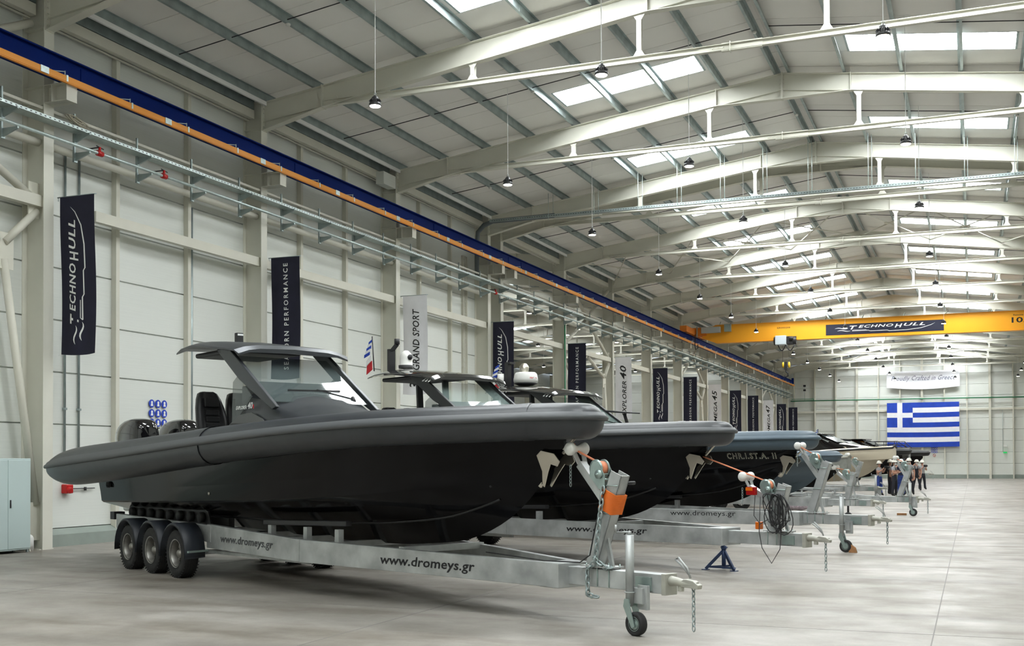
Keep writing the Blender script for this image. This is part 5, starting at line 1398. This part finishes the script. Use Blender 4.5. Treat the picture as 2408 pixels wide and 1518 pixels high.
def person(lab, loc, face, top, legs, armL, armR, helmet=True, mask=True, h=1.76, stance=.1, bib=False, cap=False, camera=False, look=0):
    """face: heading in degrees (direction the person looks); arms: 'down', 'cross', 'face', 'up', 'hold'"""
    P = empty('person', loc, math.radians(face)); tag(P, lab, 'person', 'people by the empty trailer'); k = h / 1.76
    V = []; E = []; Rr = []; Lb = []

    def v(x, y, z, r): V.append((x * k, y * k, z * k)); Rr.append(r * k); return len(V) - 1

    def e(a, b, l): E.append((a, b)); Lb.append(l)
    pel = v(0, 0, .96, .145); wa = v(0, 0, 1.08, .138); ch = v(0, 0, 1.28, .16); up_ = v(0, 0, 1.42, .115); nk = v(.01, 0, 1.50, .052); hd0 = v(.015, 0, 1.57, .062); hd1 = v(.02, 0, 1.64, .082); hd2 = v(.015, 0, 1.70, .07)
    e(pel, wa, 'legs' if bib else 'top'); e(wa, ch, 'top'); e(ch, up_, 'top'); e(up_, nk, 'skin'); e(nk, hd0, 'skin'); e(hd0, hd1, 'skin'); e(hd1, hd2, 'skin')
    for s in (-1, 1):
        hp = v(0, s * .095, .88, .115); kn = v(.02, s * (.095 + stance * .5), .50, .085); an = v(-.02, s * (.09 + stance), .10, .062); he = v(-.05, s * (.09 + stance), .05, .042); to = v(.15, s * (.10 + stance), .035, .036)
        e(pel, hp, 'legs'); e(hp, kn, 'legs'); e(kn, an, 'legs'); e(an, he, 'shoe'); e(an, to, 'shoe')
        sh = v(0, s * .17, 1.41, .066); e(up_, sh, 'top')
        mode = armL if s > 0 else armR
        el, wr, ha = {'down': ((-.03, s * .25, 1.13), (.05, s * .24, .90), (.09, s * .23, .80)), 'cross': ((.04, s * .27, 1.15), (.22, s * .02, 1.17), (.24, -s * .10, 1.20)),
                      'face': ((.20, s * .28, 1.24), (.20, s * .13, 1.48), (.15, s * .07, 1.57)), 'hip': ((-.06, s * .33, 1.16), (.05, s * .2, 1.0), (.08, s * .14, .98)),
                      'hold': ((.10, s * .24, 1.20), (.30, s * .10, 1.38), (.34, s * .06, 1.46)), 'up': ((.22, s * .24, 1.42), (.36, s * .14, 1.58), (.38, s * .1, 1.66))}[mode]
        mid = tuple((a + b) / 2 for a, b in zip((0, s * .17, 1.41), el))
        m_ = v(*mid, .062); e_ = v(*el, .050); w_ = v(*wr, .033); h_ = v(*ha, .034)
        e(sh, m_, 'top'); e(m_, e_, 'skin'); e(e_, w_, 'skin'); e(w_, h_, 'skin')
        d = (Vector(ha) - Vector(wr)).normalized(); sd = d.cross(Vector((0, 0, 1))).normalized() if abs(d.z) < .9 else Vector((0, 1, 0))
        for q_ in range(4):
            o = sd * (-.024 + .016 * q_); tip = Vector(ha) + o * 1.3 + d * (.075 + (.012 if q_ in (1, 2) else 0)) + Vector((0, -s * .01, 0)); f_ = v(*tip, .0085); e(h_, f_, 'skin')
        th = Vector(wr) + d * .05 + sd * .05; f_ = v(*th, .010); e(h_, f_, 'skin')
    me = bpy.data.meshes.new('skel'); me.from_pydata(V, E, []); ob = bpy.data.objects.new('skel', me); COL.objects.link(ob)
    sk = ob.modifiers.new('skin', 'SKIN'); sk.use_smooth_shade = True
    for i, r in enumerate(Rr): me.skin_vertices[0].data[i].radius = (r, r * (.78 if i in (0, 1, 2, 3) else 1)) if i > 3 else (r * .8, r * 1.15)
    me.skin_vertices[0].data[0].use_root = True
    ob.modifiers.new('s', 'SUBSURF').levels = 1
    bpy.context.view_layer.update()
    bm_ = bpy.data.meshes.new_from_object(ob.evaluated_get(bpy.context.evaluated_depsgraph_get()))
    bpy.data.objects.remove(ob); bm_.materials.clear()
    mats = {'skin': SKIN, 'top': top, 'legs': legs, 'shoe': SHOE}; order = list(mats)
    for m in order: bm_.materials.append(mats[m])
    segs = [(Vector(V[a]), Vector(V[b]), l) for (a, b), l in zip(E, Lb)]
    for p in bm_.polygons:
        c = p.center; best = 9; bl = 'top'
        for a, b, l in segs:
            ab = b - a; t = max(0, min(1, (c - a).dot(ab) / ab.length_squared)); dd = (c - a - ab * t).length
            if dd < best: best, bl = dd, l
        if bib and bl == 'top' and c.z < 1.30 * k and abs(c.y) < .12 * k: bl = 'legs'
        p.material_index = order.index(bl); p.use_smooth = True
    body = bpy.data.objects.new('body', bm_); COL.objects.link(body); body.parent = P
    zt = 1.66 * k
    if helmet:
        q = MB(); q.lathe([(.158, 0), (.16, .008), (.128, .02), (.125, .06), (.105, .11), (.06, .145), (0, .155)], (.01, 0, zt + .02), (0, 0, 1), 20); q.prism([(.1, -.09), (.2, -.05), (.2, .05), (.1, .09)], (0, 0, zt + .018), (1, 0, 0), (0, 1, 0), (0, 0, .01)); q.bar((-.08, 0, zt + .12), (.10, 0, zt + .12), .03, .05); q.build('helmet', HELMET, P)
    elif cap: MB().lathe([(.115, 0), (.11, .05), (.08, .09), (0, .1)], (0, 0, zt + .02), (0, 0, 1), 16).box(.08, .2, -.07, .07, zt + .02, zt + .032).build('cap', OVERALL, P)
    MB().lathe([(.106, 0), (.104, .05), (.08, .09), (0, .1)], (-.012, 0, zt - .02), (-.1, 0, 1), 14).build('hair', HAIR, P)
    q = MB()
    for s in (-1, 1): q.lathe([(.0, .012), (.012, .006), (.014, 0)][::-1], (.098 * k, s * .035, zt - .005), (1, 0, 0), 8)
    q.build('eye', DARK, P)
    MB().prism([(0, .03), (.028, 0), (0, -.005)], (.09 * k, -.012, zt - .04), (1, 0, 0), (0, 0, 1), (0, .024, 0)).build('nose', SKIN, P)
    if mask: MB().lathe([(.068, 0), (.06, .03), (.03, .055), (0, .062)], (.055 * k, 0, zt - .065), (1, 0, -.1), 14).build('face_mask', MASK, P)
    else: MB().box(.088 * k, .098 * k, -.022, .022, zt - .075, zt - .068).build('mouth', FLAGRED, P)
    if bib:
        q = MB()
        for s in (-1, 1): q.tube([(.115 * k, s * .07, 1.28 * k), (.10 * k, s * .085, 1.40 * k), (0, s * .09, 1.485 * k), (-.11 * k, s * .07, 1.36 * k), (-.13 * k, s * .04, 1.2 * k)], .017, 6)
        q.build('shoulder_strap', OVERALL, P)
    if camera:
        c = MB().box(.36, .46, -.09, .09, 1.42, 1.56).cyl((.46, 0, 1.49), (.62, 0, 1.49), .05, 12).build('hand_camera', DARK, None)
        cm = c; cm.location = loc; cm.rotation_euler = (0, 0, math.radians(face)); tag(cm, 'black camera held up by the person in ' + camera, 'camera')
    return P


person('person with crossed arms, grey shirt, black overalls and white helmet behind the winch post', (-3.72, 61.3, 0), -20, SHIRTG, OVERALL, 'cross', 'cross', bib=True, stance=.12, h=1.82)
person('person in navy shirt and bright blue jeans with white helmet seen from behind', (-3.42, 61.9, 0), 120, NAVY, JEANS, 'hold', 'down', mask=False, h=1.84, stance=.04)
person('person with white helmet and mask standing behind the navy shirt', (-3.15, 64.2, 0), -80, SHIRTG, OVERALL, 'down', 'down', bib=True, h=1.9)
person('person in dark clothes with black cap holding up a phone', (-3.55, 66.5, 0), 60, OVERALL, OVERALL, 'up', 'up', helmet=False, cap=True, mask=False, h=1.93)
person('person in black overalls raising one hand to a white mask, farther right than the group', (-3.15, 73.2, 0), -100, SHIRTG, OVERALL, 'down', 'face', bib=True, h=1.82, stance=.12)
person('person partly hidden behind the one raising a hand, holding a camera', (-2.95, 76.0, 0), -60, SHIRTG, OVERALL, 'hold', 'hold', mask=False, h=1.78, camera='grey behind the masked one')
person('person in grey shirt and blue jeans leaning to a camera beside the cream hull', (-4.55, 62.5, 0), -30, SHIRTG, JEANS, 'hold', 'hold', mask=False, helmet=True, h=1.75, stance=.08, camera='grey shirt and blue jeans')
person('person with white helmet mostly hidden behind the crossed arms', (-4.1, 64.0, 0), 20, SHIRTG, OVERALL, 'down', 'down', mask=True, h=1.82, bib=True)
